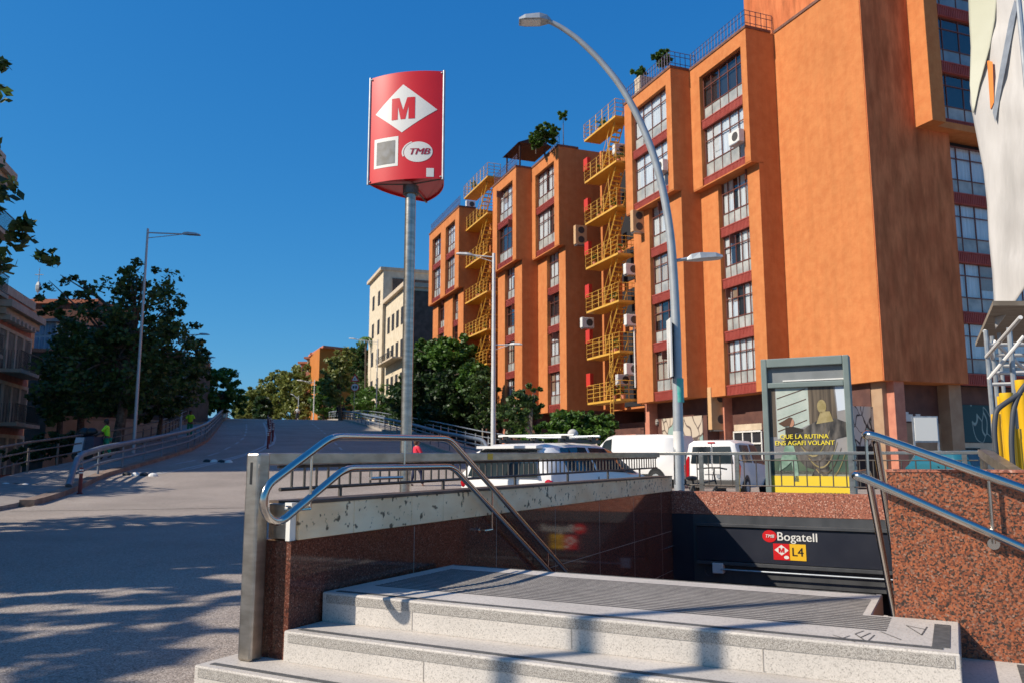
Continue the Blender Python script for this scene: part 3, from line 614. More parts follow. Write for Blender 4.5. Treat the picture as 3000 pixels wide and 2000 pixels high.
def rect2(px0, py0, px1, py1):
    a = sgn(px0, py0); c_ = sgn(px1, py1); return ([(a[0], c_[1]), (c_[0], c_[1]), (c_[0], a[1]), (a[0], a[1])], [(0, 1, 2, 3)])
decal(rect2(1096, 410, 1169, 490), 'white_sticker', M_WHITE, .003)
decal(rect2(1104, 420, 1160, 482), 'grey_square', mat('grey_film', (.13, .12, .10, 1), (.2, .2, .2, 1), scale=9, rough=.5), .006)
oc = sgn(1227, 448); decal(([(oc[0] + .215 * math.cos(a * .2244) , oc[1] + .160 * math.sin(a * .2244)) for a in range(28)], [tuple(range(28))]), 'white_oval', M_WHITE, .003)
[textdecal('TMB', .140, (oc[0] + .01 + dx_, oc[1]), 'lettering', mat('dark_red_lettering', (.33, .01, .03, 1), rough=.4), .006 + abs(dx_) * .1, sx=1.15, bold=0, shear=.3) for dx_ in (-.005, .0, .005)]
arc = [(oc[0] + .234 * math.cos(a) - .016, oc[1] + .175 * math.sin(a)) for a in [math.pi * (.62 + .5 * i / 10) for i in range(11)]]
arc2 = [(oc[0] + .218 * math.cos(a) - .007, oc[1] + .163 * math.sin(a)) for a in [math.pi * (.62 + .5 * i / 10) for i in range(11)]][::-1]
decal((arc + arc2, [(i, i + 1, 20 - i, 21 - i) for i in range(10)]), 'white_swoosh', M_WHITE, .0045)
decal(rect2(1250, 494, 1270, 518), 'small_sticker', M_WHITE, .003)
# ================================================================== AD PANEL
SA = 9.1
aL = gplane(2240, 1345, st(SA, 0, 0), D); aR = gplane(2503, 1345, st(SA, 0, 0), D)
tL = (aL - O).dot(T); tR = (aR - O).dot(T); zT = gplane(2226, 1052, st(SA, 0, 0), D).z
ad = thing('advertising_panel', 'grey green street advertising panel with a poster reading QUE LA RUTINA ENS AGAFI VOLANT', 'billboard', st(SA, (tL + tR) / 2, 0))
fw = .085
b = MB(); b.fbox(st, SA, SA + .22, tL, tL + fw, .05, zT); b.fbox(st, SA, SA + .22, tR - fw, tR, .05, zT); b.fbox(st, SA, SA + .22, tL + fw, tR - fw, zT - .13, zT)
b.fbox(st, SA, SA + .22, tL + fw, tR - fw, .05, .45); b.fbox(st, SA + .01, SA + .2, tL + fw, tR - fw, zT - .44, zT - .36); b.build('frame', M_AD, ad, bevel=.012)
b = MB(); b.fbox(st, SA + .08, SA + .14, tL + fw, tR - fw, zT - .36, zT - .13); b.build('header_panel', mat('grey_metal_panel', (.17, .18, .18, 1), (.22, .23, .23, 1), scale=3, rough=.4), ad)
b = MB(); b.fbox(st, SA + .06, SA + .08, tL + .3, tR - fw, zT - .345, zT - .325); b.build('light_strip', M_AC, ad)
b = MB(); b.fbox(st, SA + .24, SA + .28, tL + .1, tR - .1, .05, .1); b.build('foot', M_AD, ad)
pz0, pz1 = .45, zT - .44; yf = (gplane(2370, 1393, st(SA, 0, 0), D).z - pz0) / (pz1 - pz0); pw = tR - tL - 2 * fw; PS = SA + .06
def pq(a, z_): return st(PS, tL + fw + a * pw, pz0 + z_ * (pz1 - pz0))
poster = MB(); poster.fbox(st, PS, PS + .02, tL + fw, tR - fw, pz0, pz1)
pst = poster.build('poster', mat('poster_grey', (.20, .19, .19, 1), (.30, .28, .27, 1), scale=2, rough=.5), ad)
def pp_(pts, m, nm, k=1):
    q = MB(); q.add([pq(*p) - D * (.0015 * k) for p in pts], [tuple(range(len(pts)))]); return q.build(nm, m, pst)
P_PALE = mat('poster_pale_green', (.38, .44, .38, 1), (.50, .54, .47, 1), scale=5, rough=.5)
P_DRAPE = mat('poster_drape', (.025, .022, .020, 1), (.15, .13, .11, 1), scale=3, rough=.5, stretch=(4, 4, 1.2), detail=6)
P_COL = mat('poster_column', (.05, .035, .022, 1), (.16, .12, .08, 1), scale=3, rough=.5, stretch=(7, 7, .3))
P_SKY = mat('poster_sky', (.55, .60, .66, 1), rough=.5); P_GRN = mat('poster_green_trousers', (.14, .24, .17, 1), (.30, .42, .32, 1), scale=9, rough=.5)
P_FLOOR = mat('poster_floor', (.20, .19, .16, 1), (.30, .30, .25, 1), scale=2, rough=.5); P_HAIR = mat('poster_brown', (.09, .04, .02, 1), rough=.5)
P_OCH = mat('poster_ochre', (.26, .20, .07, 1), (.38, .30, .14, 1), scale=9, rough=.5); P_SK = mat('poster_skin', (.45, .22, .13, 1), rough=.5); P_TEAL = mat('poster_dark_green', (.05, .09, .06, 1), (.14, .18, .10, 1), scale=3, rough=.5)
pp_([(0, .30), (1, .30), (1, .48), (0, .42)], P_TEAL, 'backdrop', 1); pp_([(0, .145), (1, .145), (1, .32), (0, .33)], P_FLOOR, 'floor', 1)
pp_([(0, .60), (.09, .60), (.09, 1), (0, 1)], P_COL, 'column', 1)
pp_([(.10, .58), (.54, .70), (.53, 1), (.10, 1)], P_PALE, 'sky', 1); pp_([(.53, .70), (.90, .66), (.86, 1), (.53, 1)], P_COL, 'column', 2); pp_([(.90, .80), (1, .81), (1, 1), (.88, 1)], P_SKY, 'sky', 1)
for k_ in range(4): pp_([(.11, .64 + .09 * k_), (.50, .73 + .085 * k_), (.50, .737 + .085 * k_), (.11, .648 + .09 * k_)], P_HAIR, 'line', 3)
pp_([(.16, .555), (.35, .62), (.55, .70), (.72, .755), (.88, .74), (1, .71), (1, .60), (.86, .58), (.80, .42), (.72, .34), (.60, .33), (.45, .36), (.36, .42), (.30, .50)], P_DRAPE, 'drape', 4)
pp_([(.56, .33), (.76, .36), (.68, .17), (.44, .18)], P_DRAPE, 'drape', 4)
for k_ in range(6):
    aa = [(.36 + .045 * k_ + .38 * i / 8, .56 - .045 * k_ - (.13 * math.sin(math.pi * i / 8 * .8)) + .20 * (i / 8) ** 2) for i in range(9)]
    q = MB(); q.add([pq(*p) - D * .0075 for p in aa] + [pq(p[0], p[1] + .012) - D * .0075 for p in aa[::-1]], [(i, i + 1, 16 - i, 17 - i) for i in range(8)]); q.build('fold', P_OCH if k_ % 2 else P_COL, pst)
pp_([(.70 + .06 * math.cos(a) , .84 + .055 * math.sin(a)) for a in [i * .4488 for i in range(14)]], P_OCH, 'head', 5)
pp_([(.62, .70), (.84, .72), (.80, .80), (.68, .80)], P_OCH, 'shoulder', 5)
pp_([(.29 + .04 * math.cos(a), .715 + .035 * math.sin(a)) for a in [i * .4488 for i in range(14)]], P_SK, 'head', 6)
pp_([(.27, .76), (.31, .755), (.27, .69), (.19, .685), (.12, .71), (.20, .735)], P_HAIR, 'hair', 7)
pp_([(.21, .68), (.33, .68), (.45, .66), (.44, .64), (.33, .63), (.31, .52), (.20, .52)], M_HAIR, 'jacket', 5)
pp_([(.20, .53), (.31, .53), (.35, .38), (.36, .24), (.30, .24), (.27, .40), (.20, .36), (.10, .32), (.12, .40)], P_GRN, 'trousers', 6)
pp_([(0, 0), (1, 0), (1, yf), (0, yf)], mat('poster_yellow', (.85, .60, .04, 1), rough=.45), 'yellow_strip', 6)
PT = mat('poster_yellow_letters', (.85, .68, .05, 1), rough=.45)
for tx, z_, cxp in (('QUE LA RUTINA', .600, .45), ('ENS AGAFI VOLANT', .548, .45)):
    q = MB(); put_text(q, tx, .092, pq(cxp, z_) - D * .013, T, UP, SN, heavy=.018); q.build('lettering', PT, pst)
q = MB()
for k_ in range(4):
    for j in range(9): q.fbox(st, PS - .0125, PS - .011, tL + fw + pw * (.55 - .1 * (k_ == 1)) + j * pw * .048, tL + fw + pw * (.55 - .1 * (k_ == 1)) + (j + .7) * pw * .048, pz0 + .17 + k_ * .035, pz0 + .178 + k_ * .035)
q.build('small_print', mat('poster_print', (.35, .25, .03, 1), rough=.5), pst)
# ================================================================== CURVED LAMP
def px_path(pts, Y0, Y1=None):
    n = len(pts); return [gy(p[0], p[1], Y0 + ((Y1 or Y0) - Y0) * i / (n - 1)) for i, p in enumerate(pts)]
LP = px_path([(1990, 1420), (1986, 1200), (1982, 1000), (1976, 850), (1966, 700), (1948, 580), (1918, 460), (1872, 345), (1815, 245), (1750, 168), (1690, 112), (1640, 78), (1606, 62)], 16, 16)
base = Vector((LP[0].x, 16, 0))
cl = thing('street_lamp', 'tall grey street lamp with a long curved arm over the metro entrance', 'street lamp', base)
pts = [base] + LP
b = MB(); b.tube(arc_path(pts, .6, 3), [.105 - .055 * i / (len(arc_path(pts, .6, 3)) - 1) for i in range(len(arc_path(pts, .6, 3)))], 16); b.build('pole', M_POLE, cl, smooth=True)
tip = LP[-1]
def luminaire(b, P, d_, L_=.75, W_=.28, H_=.09):
    d_ = Vector(d_).normalized(); sd_ = d_.cross(UP).normalized(); u_ = sd_.cross(d_)
    pr = [(0, .35, .4), (.12, .6, .9), (.35, 1, 1), (.8, 1, .8), (1, .75, .35)]
    vs = []; fs = []
    for a, wv, hv in pr:
        c_ = P + d_ * (a * L_)
        vs += [c_ - sd_ * W_ / 2 * wv, c_ + sd_ * W_ / 2 * wv, c_ + sd_ * W_ / 2 * wv * .8 + u_ * H_ * hv, c_ - sd_ * W_ / 2 * wv * .8 + u_ * H_ * hv]
    for i in range(len(pr) - 1):
        q = i * 4
        for k in range(4): fs.append((q + k, q + (k + 1) % 4, q + 4 + (k + 1) % 4, q + 4 + k))
    fs += [(3, 2, 1, 0), (16, 17, 18, 19)]
    b.add(vs, fs)
b = MB(); luminaire(b, tip + Vector((.05, 0, -.02)), Vector((-1, .0, -.02)), .66, .36, .13); b.build('lamp_head', M_POLE, cl)
b = MB(); b.obox(tip + Vector((-.36, 0, -.035)), (.2, 0, 0), (0, .12, 0), (0, 0, .012)); b.build('lamp_lens', M_WHITE, cl)
P = gy(1980, 764, 16); b = MB(); b.tube([P, gy(2032, 756, 16)], .035, 8); b.build('side_arm', M_POLE, cl)
b = MB(); luminaire(b, gy(2012, 764, 16), Vector((1, 0, .07)), .70, .34, .12); b.build('lamp_head', M_POLE, cl)
b = MB(); b.fbox(lambda a, c_, z_: Vector((a, c_, z_)), gy(1955, 1000, 15.9).x, gy(1959, 1000, 15.9).x, 15.55, 15.95, gy(1957, 1105, 15.8).z, gy(1957, 937, 15.8).z); b.build('banner_edge', M_AC, cl)
b = MB(); b.prism([gy(1959, 937, 15.75), gy(1992, 962, 16.15), gy(1992, 1110, 16.15), gy(1959, 1104, 15.75)], Vector((.01, .03, 0))); b.build('banner', M_BLK, cl)
for (y0, y1, m, nm) in ((1108, 1178, mat('teal_sticker', (.06, .45, .36, 1), (.2, .5, .42, 1), scale=9, rough=.5), 'teal_sticker'), (1262, 1322, M_AC, 'paper_notice')):
    c0 = gy(1987, y0, 16); c1 = gy(1989, y1, 16); b = MB(); b.tube([c1, c0], .1035, 16, closed_ends=False); b.build(nm, m, cl, smooth=True)
# ================================================================== RAMP ROAD
def lane_l(wv):     # right edge of the ramp
    return 9.0 + max(0, (46 - wv)) * .09 - max(0, wv - 60) * .045
def LEf(w_):      # left edge of the carriageway (it bends slightly)
    return interp1(((20, -5.9), (27, -5.9), (33, -5.9), (40, -4.9), (46, -4.2), (54, -4.0), (64, -4.3), (73, -4.6), (93, -5.3), (200, -8)), w_)
def interp1(T_, x):
    for a, c_ in zip(T_, T_[1:]):
        if x <= c_[0]: return a[1] + (c_[1] - a[1]) * max(0, (x - a[0]) / (c_[0] - a[0]))
    return T_[-1][1]
b = MB(); ws = [22 + i * 1.5 for i in range(116)]; nl = 7
for i, wv in enumerate(ws):
    r_ = lane_l(wv)
    LE = LEf(wv)
    for j in range(nl): b.v.append(rd(wv, LE + (r_ - LE) * j / (nl - 1), .006))
for i in range(len(ws) - 1):
    for j in range(nl - 1):
        q = i * nl + j; b.f.append((q, q + 1, q + nl + 1, q + nl)); b.mi.append(0)
struct(b.build('road', M_ASPH, smooth=True))
def strip(name, l0f, l1f, w0, w1, dz0, m, dw=1.5, th=None):
    b = MB(); n = max(2, int((w1 - w0) / dw) + 1); P = []
    for i in range(n):
        wv = w0 + (w1 - w0) * i / (n - 1); P.append((rd(wv, l0f(wv), dz0), rd(wv, l1f(wv), dz0), rd(wv, l1f(wv), 0), rd(wv, l0f(wv), 0)))
    for p in P:
        a, c_, e_, f_ = p
        if th is not None: e_ = Vector((c_.x, c_.y, min(c_.z, th))); f_ = Vector((a.x, a.y, min(a.z, th)))
        else: e_ = c_ - UP * .05; f_ = a - UP * .05
        b.v += [a, c_, e_, f_]
    for i in range(n - 1):
        q = i * 4
        for k in range(4): b.f.append((q + k, q + (k + 1) % 4, q + 4 + (k + 1) % 4, q + 4 + k)); b.mi.append(0)
    b.f += [(0, 3, 2, 1), ((n - 1) * 4, (n - 1) * 4 + 1, (n - 1) * 4 + 2, (n - 1) * 4 + 3)]; b.mi += [0, 0]
    return b.build(name, m)
struct(strip('kerb', lambda w_: LEf(w_) - .35, lambda w_: LEf(w_), 24, 190, .16, M_RUST, th=-.02))
struct(strip('footway', lambda w_: LEf(w_) - 3.1, lambda w_: LEf(w_) - .35, 22, 190, .10, M_PAVE, th=-.02))
struct(strip('kerb', lambda w_: lane_l(w_), lambda w_: lane_l(w_) + .35, 38.5, 190, .16, M_KERB, th=-.02))
struct(strip('footway', lambda w_: lane_l(w_) + .35, lambda w_: lane_l(w_) + 2.6, 38.5, 190, .10, M_KERB, th=-.02))
# painted markings, laid on the road surface
mk = MB()
def paint(pix, wd=.12, dash=None):
    P = [road_hit(x, y, .006) for x, y in pix]
    Q = []
    for a, c_ in zip(P, P[1:]):
        n = max(1, int((c_ - a).length / .7))
        for i in range(n):
            q = a.lerp(c_, i / n); q.z = hroad(q.dot(A2)) + .014; Q.append(q)
    q = P[-1].copy(); q.z = hroad(q.dot(A2)) + .014; Q.append(q)
    for i in range(len(Q) - 1):
        if dash and (i // dash) % 2: continue
        d_ = (Q[i + 1] - Q[i]); n_ = Vector((-d_.y, d_.x, 0)).normalized() * wd / 2
        mk.add([Q[i] - n_, Q[i + 1] - n_, Q[i + 1] + n_, Q[i] + n_], [(0, 1, 2, 3)])
paint([(0, 1422), (200, 1408), (375, 1396), (520, 1376), (640, 1350), (730, 1326), (778, 1304), (784, 1280), (780, 1255), (772, 1237)], .16)
paint([(430, 1392), (560, 1373), (680, 1344), (760, 1321), (800, 1300), (806, 1282), (800, 1262), (788, 1244), (776, 1234)], .16)
paint([(300, 1388), (440, 1372), (560, 1350), (640, 1325), (690, 1300), (716, 1280), (722, 1260), (722, 1240)], .13, dash=3)
paint([(668, 1278), (770, 1272)], .3)
paint([(830, 1280), (860, 1279)], .3)
paint([(915, 1240), (945, 1262), (985, 1300), (1010, 1325)], .13, dash=3)
struct(mk.build('road_marking', M_WPAINT))
def rail_line(name, label, pts, posts, group=None, rails=(1.0, .72, .45), r=(.10, .045, .045), m=None, ph=1.0, ends=None):
    m = m or mat('blue_grey_rail_paint', (.13, .155, .19, 1), (.20, .22, .25, 1), scale=3, rough=.5, metal=.2)
    t_ = thing(name, label, 'railing', pts[0], group)
    for k, (h_, rr) in enumerate(zip(rails, r)):
        P = [p + UP * h_ for p in pts]
        if ends and k == 0: P = [pts[0] + (pts[0] - pts[1]).normalized() * .9 + UP * .15] + P
        b = MB(); b.tube(arc_path(P, .6, 2), rr, 10); b.build('top_rail' if k == 0 else 'lower_rail', m, t_, smooth=True)
    for p in posts:
        b = MB(); b.tube([p, p + UP * (ph - .06)], .04, 6); b.build('post', m, t_)
    return t_
def wl(wv, lv, dz=.1): return rd(wv, lv, dz)
ws_ = [29.3, 31, 33, 36, 39, 42, 46, 50, 55, 60, 66, 72, 78, 84, 90, 96, 102, 110, 120]
rail_line('guard_rail', 'blue grey tubular guard rail between the left footway and the ramp road', [wl(w_, LEf(w_) - .18, .06) for w_ in ws_], [wl(30 + 2.7 * i, LEf(30 + 2.7 * i) - .18, .05) for i in range(30)], ends=1)
ws2 = [16, 22, 26, 30, 34, 38, 44, 50, 56, 62, 70, 78, 86, 94, 102, 110]
rail_line('guard_rail', 'rusty outer railing of the left footway beside the trees', [wl(w_, LEf(w_) - 3.0, .06) for w_ in ws2], [wl(16 + 2.6 * i, LEf(16 + 2.6 * i) - 3.0, .03) for i in range(32)], rails=(1.12, .78, .42), r=(.045, .03, .03), m=mat('dull_brown_rail', (.11, .085, .07, 1), (.16, .13, .11, 1), scale=4, rough=.6))
ws3 = [39, 42, 46, 50, 55, 60, 66, 72, 78, 84, 90, 96, 102, 110, 120]
rail_line('guard_rail', 'tubular guard rail curving over the crest on the right edge of the ramp road', [wl(w_, lane_l(w_) + .18, .08) for w_ in ws3], [wl(39.5 + 2.7 * i, lane_l(39.5 + 2.7 * i) + .18, .05) for i in range(28)], ends=1)
rail_line('guard_rail', 'thin pale outer railing along the right footway of the ramp below the shrubs', [wl(w_, lane_l(w_) + 2.4, .08) for w_ in ws3], [wl(39.5 + 2.7 * i, lane_l(39.5 + 2.7 * i) + 2.4, .05) for i in range(28)], rails=(1.1, .8, .5), r=(.035, .025, .025), m=M_GALV)
# bollards and separators
def bollard(P, label, r=.05, h=.8):
    t_ = thing('bollard', label, 'bollard', P, 'dark red flexible road bollards')
    b = MB(); b.tube([P, P + UP * .04, P + UP * .06, P + UP * h], [r * 1.5, r * 1.5, r, r * .95], 12); b.build('body', M_BOLL, t_, smooth=True)
    for z_ in (.78, .88):
        b = MB(); b.tube([P + UP * h * z_, P + UP * h * (z_ + .05)], r * 1.06, 12); b.build('reflective_band', M_WHITE, t_, smooth=True)
P = gy(236, 1409, 25.2); P.z = hroad(P.dot(A2)); bollard(P, 'dark red bollard with white bands standing alone on the asphalt at the left', .055, .80)
for i, (x, y) in enumerate([(784, 1313), (788, 1298), (790, 1288), (790, 1278), (789, 1268), (788, 1259), (786, 1251), (784, 1244), (798, 1292), (800, 1279), (797, 1266), (792, 1254)]):
    bollard(road_hit(x, y), 'nearest dark red bollard of the cluster on the painted island nose' if i == 0 else 'one of the dark red bollards bunched up along the painted island', .055, .95)
def separator(px, py, n, label):
    P = road_hit(px, py); t_ = thing('lane_separator', label, 'lane separator', P, 'low black and white lane separators')
    for k in range(n):
        b = MB()
        c_ = P + Vector((1, -.10, 0)).normalized() * (k * .34); c_.z = hroad(c_.dot(A2))
        b.ell(c_ + UP * .0, .19, .12, .13, 10, 6); b.build('black_hump' if k % 2 == 0 else 'white_hump', M_BLK if k % 2 == 0 else M_AC, t_)
separator(372, 1391, 4, 'striped black lane separator on the double line in the middle distance'); separator(606, 1352, 4, 'small striped black lane separator farthest up the ramp')
separator(-12, 1423, 5, 'striped black lane separator at the left edge of the picture')
# ================================================================== ORANGE BUILDING
EA = Vector((-.3584, .9336, 0)); EB = Vector((-.9336, -.3584, 0))
E0 = gz(2590, 1113, 4.4); E0.z = 0
def bf(p, q, z): return E0 + EA * p + EB * q + UP * z
def solve_p(px, q, z):
    n_ = EB; P = E0 + EB * q; py = 1150
    # intersect vertical plane of the facade with the picture column px at height z
    for _ in range(12):
        X = gplane(px, py, P, n_)
        # move py so that X.z == z
        lo_, hi_ = -600, 1900
        for _ in range(40):
            m_ = (lo_ + hi_) / 2
            if gplane(px, m_, P, n_).z > z: lo_ = m_
            else: hi_ = m_
        py = m_; X = gplane(px, py, P, n_)
    return (X - E0).dot(EA)
def solve_q(px, p, z):
    P = E0 + EA * p; lo_, hi_ = -600, 1900
    for _ in range(40):
        m_ = (lo_ + hi_) / 2
        if gplane(px, m_, P, EA).z > z: lo_ = m_
        else: hi_ = m_
    return (gplane(px, m_, P, EA) - E0).dot(EB)
H0 = 4.4; HU = 15.5; HT = 22.35; FL = 2.72
p1 = solve_p(2317, 0, H0); qA = solve_q(2253, p1, H0)
p2 = solve_p(2073, qA, H0); qB = solve_q(2014, p2, H0)
p3 = solve_p(1867, qB, H0); qC = qB + 1.05
p4 = solve_p(1661, qC, H0); p5 = solve_p(1578, qC, H0); qD = solve_q(1530, p5, H0)
p6 = solve_p(1458, qD, H0); qE = qD + 1.0; p7 = solve_p(1355, qE, H0); p8 = solve_p(1264, qE, H0)
print('BLD', [round(v, 2) for v in (p1, qA, p2, qB, p3, qC, p4, p5, qD, p6, qE, p7, p8)])
ob = thing('apartment_building', 'large orange stuccoed apartment block with stepped bays and tall window columns', 'building', bf(10, -2, 0))
wall = MB(); dark = MB(); soff = MB()
QB = -9.0
windows = []
def bay(pa, pb, q, cols, zlo, zhi, zlist, back=QB, thick=.40):
    """lit face from pa (near) to pb (far) at street offset q; cols: list of (near, far) window spans; zlist: list of (z0, z1)"""
    wall.fbox(bf, pa, pb, back, q - thick, zlo, zhi)
    edges = [pa] + [v for c_ in cols for v in c_] + [pb]
    for i in range(0, len(edges), 2): wall.fbox(bf, edges[i], edges[i + 1], q - thick, q, zlo, zhi)
    for c_ in cols:
        top = zlist[-1][1]
        wall.fbox(bf, c_[0], c_[1], q - thick, q, top, zhi)
        for k, (z0, z1) in enumerate(zlist):
            zb = zlo if k == 0 else zlist[k - 1][1]
            windows.append((c_[0], c_[1], q, zb, z0, z1))
LZ = [(H0 + .50 + FL * i, H0 + FL * (i + 1)) for i in range(4)]; LZ[-1] = (LZ[-1][0], HU)
UZ = [(HU + .42, HU + 3.15), (HU + 3.62, HT - .75)]
wall.fbox(bf, .05, p1, -4.5, 0, H0, HT)                       # big blank wall
def colA(q, xs, z): return [tuple(sorted((solve_p(a, q, z), solve_p(c_, q, z)))) for a, c_ in xs]
PR = .46
def bay2(pa, pb, q, xs, frac_u):
    cols = colA(q, xs, 8.0)
    bay(pa, pb, q, cols, H0, HU, LZ)
    cu = [(pa + (pb - pa) * a, pa + (pb - pa) * c_) for a, c_ in frac_u]
    bay(pa, pb, q + PR, cu, HU, HT, UZ)
    sf_ = MB(); sf_.fbox(bf, pa, pb, q - .3, q + PR - .02, HU - .06, HU); sf_.build('soffit', M_ORG, ob)
bay2(p1, p2, qA, [(2207, 2118)], [(.09, .82)])
bay2(p2, p3, qB, [(1971, 1910)], [(.10, .84)])
bay2(p4, p5, qC, [(1640, 1604)], [(.16, .86)])
bay2(p5, p6, qD, [(1508, 1479)], [(.14, .80)])
bay2(p7, p8, qE, [(1340, 1324), (1299, 1281)], [(.12, .42), (.58, .88)])
# fire escape recesses
def recess(pa, pb, q):
    wall.fbox(bf, pa, pb, QB, q - 2.6, H0, HT - .6)
    m_ = pa + (pb - pa) * .80
    wall.fbox(bf, m_ - .2, m_ + .05, q - 2.6, q - 1.2, H0, HT - .6)
    wall.fbox(bf, pa, pa + .9, q - 2.6, q - 1.0, H0, HT - .6)
    for k in range(7):
        z_ = H0 + .1 + 2.72 * k
        if z_ + 2.2 < HT: dk_ = MB(); dk_.fbox(bf, pa + (pb - pa) * .32, m_ - .3, q - 2.6, q - 2.55, z_ + .05, z_ + 2.2); dk_.build('door', M_DARK, ob); dk_ = MB(); dk_.fbox(bf, m_ + .1, pb - .1, q - 2.6, q - 2.55, z_ + .05, z_ + 2.2); dk_.build('door', M_DARK, ob)  # dark panels stand in for the shade inside the doorways
recess(p3, p4, qB + .3); recess(p6, p7, qD + .3)
wall.build('wall', M_ORG, ob, bevel=.0)
# corner wall on the right (rough stucco) and the glazed wing beyond
AZ2 = R(69.5); NX = Vector((math.sin(AZ2), math.cos(AZ2), 0)); NY = Vector((math.cos(AZ2), -math.sin(AZ2), 0))    # NY points to the viewer
def cf(a, c_, z): return E0 + NX * a + NY * c_ + UP * z
def solve_a(px, c_, z):
    P = E0 + NY * c_; lo_, hi_ = -1500, 1900
    for _ in range(50):
        m_ = (lo_ + hi_) / 2
        if gplane(px, m_, P, NY).z > z: lo_ = m_
        else: hi_ = m_
    return (gplane(px, m_, P, NY) - E0).dot(NX)
a1 = solve_a(2838, 0, H0)
cw_ = MB(); cw_.fbox(cf, .02, a1, -8, .0, H0 + .002, HT + 6); cw_.build('corner_wall', M_ORG2, ob)
a0u = solve_a(2735, .9, 15); a1u = solve_a(2775, .9, 15)
ub = MB(); ub.fbox(cf, a0u, a1u, -6, .9, 15.6, HT + 6); ub.build('projecting_pier', M_ORG, ob, bevel=.01)
ub = MB(); ub.fbox(cf, a1u, a1 + 12, -6, .45, 15.6, 15.9); ub.build('soffit', M_ORG, ob)
ub = MB(); ub.fbox(cf, a1 + .0, a1 + 14, -8, -.75, H0, 27.5); ub.build('wing_wall', M_DARK, ob)
def window_grid(F, a0, a1_, c_, zb, z0, z1, seed, ncol, nrow, dirn=1, blue=False, curt=None, panel=True):
    """F(a,c,z): a along the wall, c outward"""
    rnd = random.Random(seed)
    fr = MB(); d0 = c_ - .30
    fr.fbox(F, a0, a0 + .05, d0, d0 + .07, z0, z1); fr.fbox(F, a1_ - .05, a1_, d0, d0 + .07, z0, z1)
    fr.fbox(F, a0 + .05, a1_ - .05, d0, d0 + .07, z0, z0 + .05); fr.fbox(F, a0 + .05, a1_ - .05, d0, d0 + .07, z1 - .05, z1)
    for i in range(1, ncol): x = a0 + (a1_ - a0) * i / ncol; fr.fbox(F, x - .018, x + .018, d0 + .005, d0 + .06, z0 + .05, z1 - .05)
    rows = [(z0 + (z1 - z0) * .30), z0 + (z1 - z0) * .74] if nrow == 3 else [z0 + (z1 - z0) * .45]
    for z_ in rows: fr.fbox(F, a0 + .05, a1_ - .05, d0 + .008, d0 + .066, z_ - .02, z_ + .02)
    wn_ = fr.build('window', M_FRAME, ob)
    g = MB(); g.quad(F(a0 + .02, d0 + .03, rows[0]), F(a1_ - .02, d0 + .03, rows[0]), F(a1_ - .02, d0 + .03, z1 - .02), F(a0 + .02, d0 + .03, z1 - .02)); g.build('pane', M_GLASS, wn_)
    g = MB(); g.fbox(F, a0 + .02, a1_ - .02, d0 + .02, d0 + .03, z0 + .02, rows[0]); g.build('frosted_pane', M_WPANE if not blue else MATS['blue_frosted'], wn_)
    g = MB(); g.fbox(F, a0 + .01, a1_ - .01, d0 - .085, d0 - .08, z0, z1); g.build('dark_interior', M_DARK, wn_)
    style = rnd.random() if curt is None else curt
    cu = MB()
    def drape(x0, x1):
        n = max(4, int((x1 - x0) / .07)); vs = []
        for i in range(n + 1):
            x = x0 + (x1 - x0) * i / n; y = d0 - .045 + .018 * math.sin(i * 2.1 + seed)
            vs += [F(x, y, rows[0] - .1), F(x, y, z1 - .03)]
        cu.add(vs, [(2 * i, 2 * i + 2, 2 * i + 3, 2 * i + 1) for i in range(n)])
    wd = a1_ - a0
    if style < .40: drape(a0 + .05, a1_ - .05)
    elif style < .75: k = a0 + wd * rnd.uniform(.3, .55); drape(a0 + .05, k); drape(k + wd * rnd.uniform(.1, .3), a1_ - .05)
    elif style < .9: drape(a0 + wd * rnd.uniform(.4, .6), a1_ - .05)
    if rnd.random() < .35 and not blue:
        k0 = rnd.randrange(ncol); xa = a0 + wd * k0 / ncol + .03; xb = a0 + wd * (k0 + 1) / ncol - .03; zt_ = z1 - .05; zb_ = rows[0] + (z1 - rows[0]) * rnd.uniform(.15, .6)
        bl = MB(); bl.fbox(F, xa, xb, d0 - .03, d0 - .02, zb_, zt_); bl.build('blind', M_AC if rnd.random() < .6 else M_TAN, wn_)
    if rnd.random() < .3 and not blue:
        k0 = rnd.randrange(ncol); xa = a0 + wd * k0 / ncol + .03; zz0 = rows[-1] + .04; sw = wd / ncol - .06
        sa = MB(); sa.fbox(F, xa, xa + .03, d0 + .08, d0 + .08 + sw * .7, zz0, z1 - .08); sa.build('open_sash', M_FRAME, wn_)
    if cu.v: cu.build('curtain', M_CURT2 if rnd.random() < .18 else M_CURT, wn_)
    if panel and z0 - zb > .2:
        sp = MB(); sp.fbox(F, a0, a1_, c_ - .36, c_ - .10, zb, z0)
        n = int(wd / .11)
        for i in range(n): x = a0 + wd * (i + .25) / n; sp.fbox(F, x, x + .045, c_ - .10, c_ - .07, zb + .03, z0 - .06)
        sp.fbox(F, a0, a1_, c_ - .10, c_ - .06, z0 - .05, z0 + .0)
        sp.build('spandrel', M_REDP, ob)
mat('blue_frosted', (.16, .22, .26, 1), (.22, .28, .32, 1), scale=2, rough=.3)
cs_ = {0: .2, 1: .1, 2: .95, 3: .3}
for i, (a, c_, q, zb, z0, z1) in enumerate(windows):
    ncol = 5 if (c_ - a) > 2.2 else (4 if (c_ - a) > 1.2 else 3)
    near = q < qB + .1
    window_grid(bf, a, c_, q, zb, z0, z1, i * 7 + 3, ncol if q < qA + .6 else max(2, ncol - 1), 3, curt=(.95 if i in (5, 14, 22, 31) else None), panel=True)
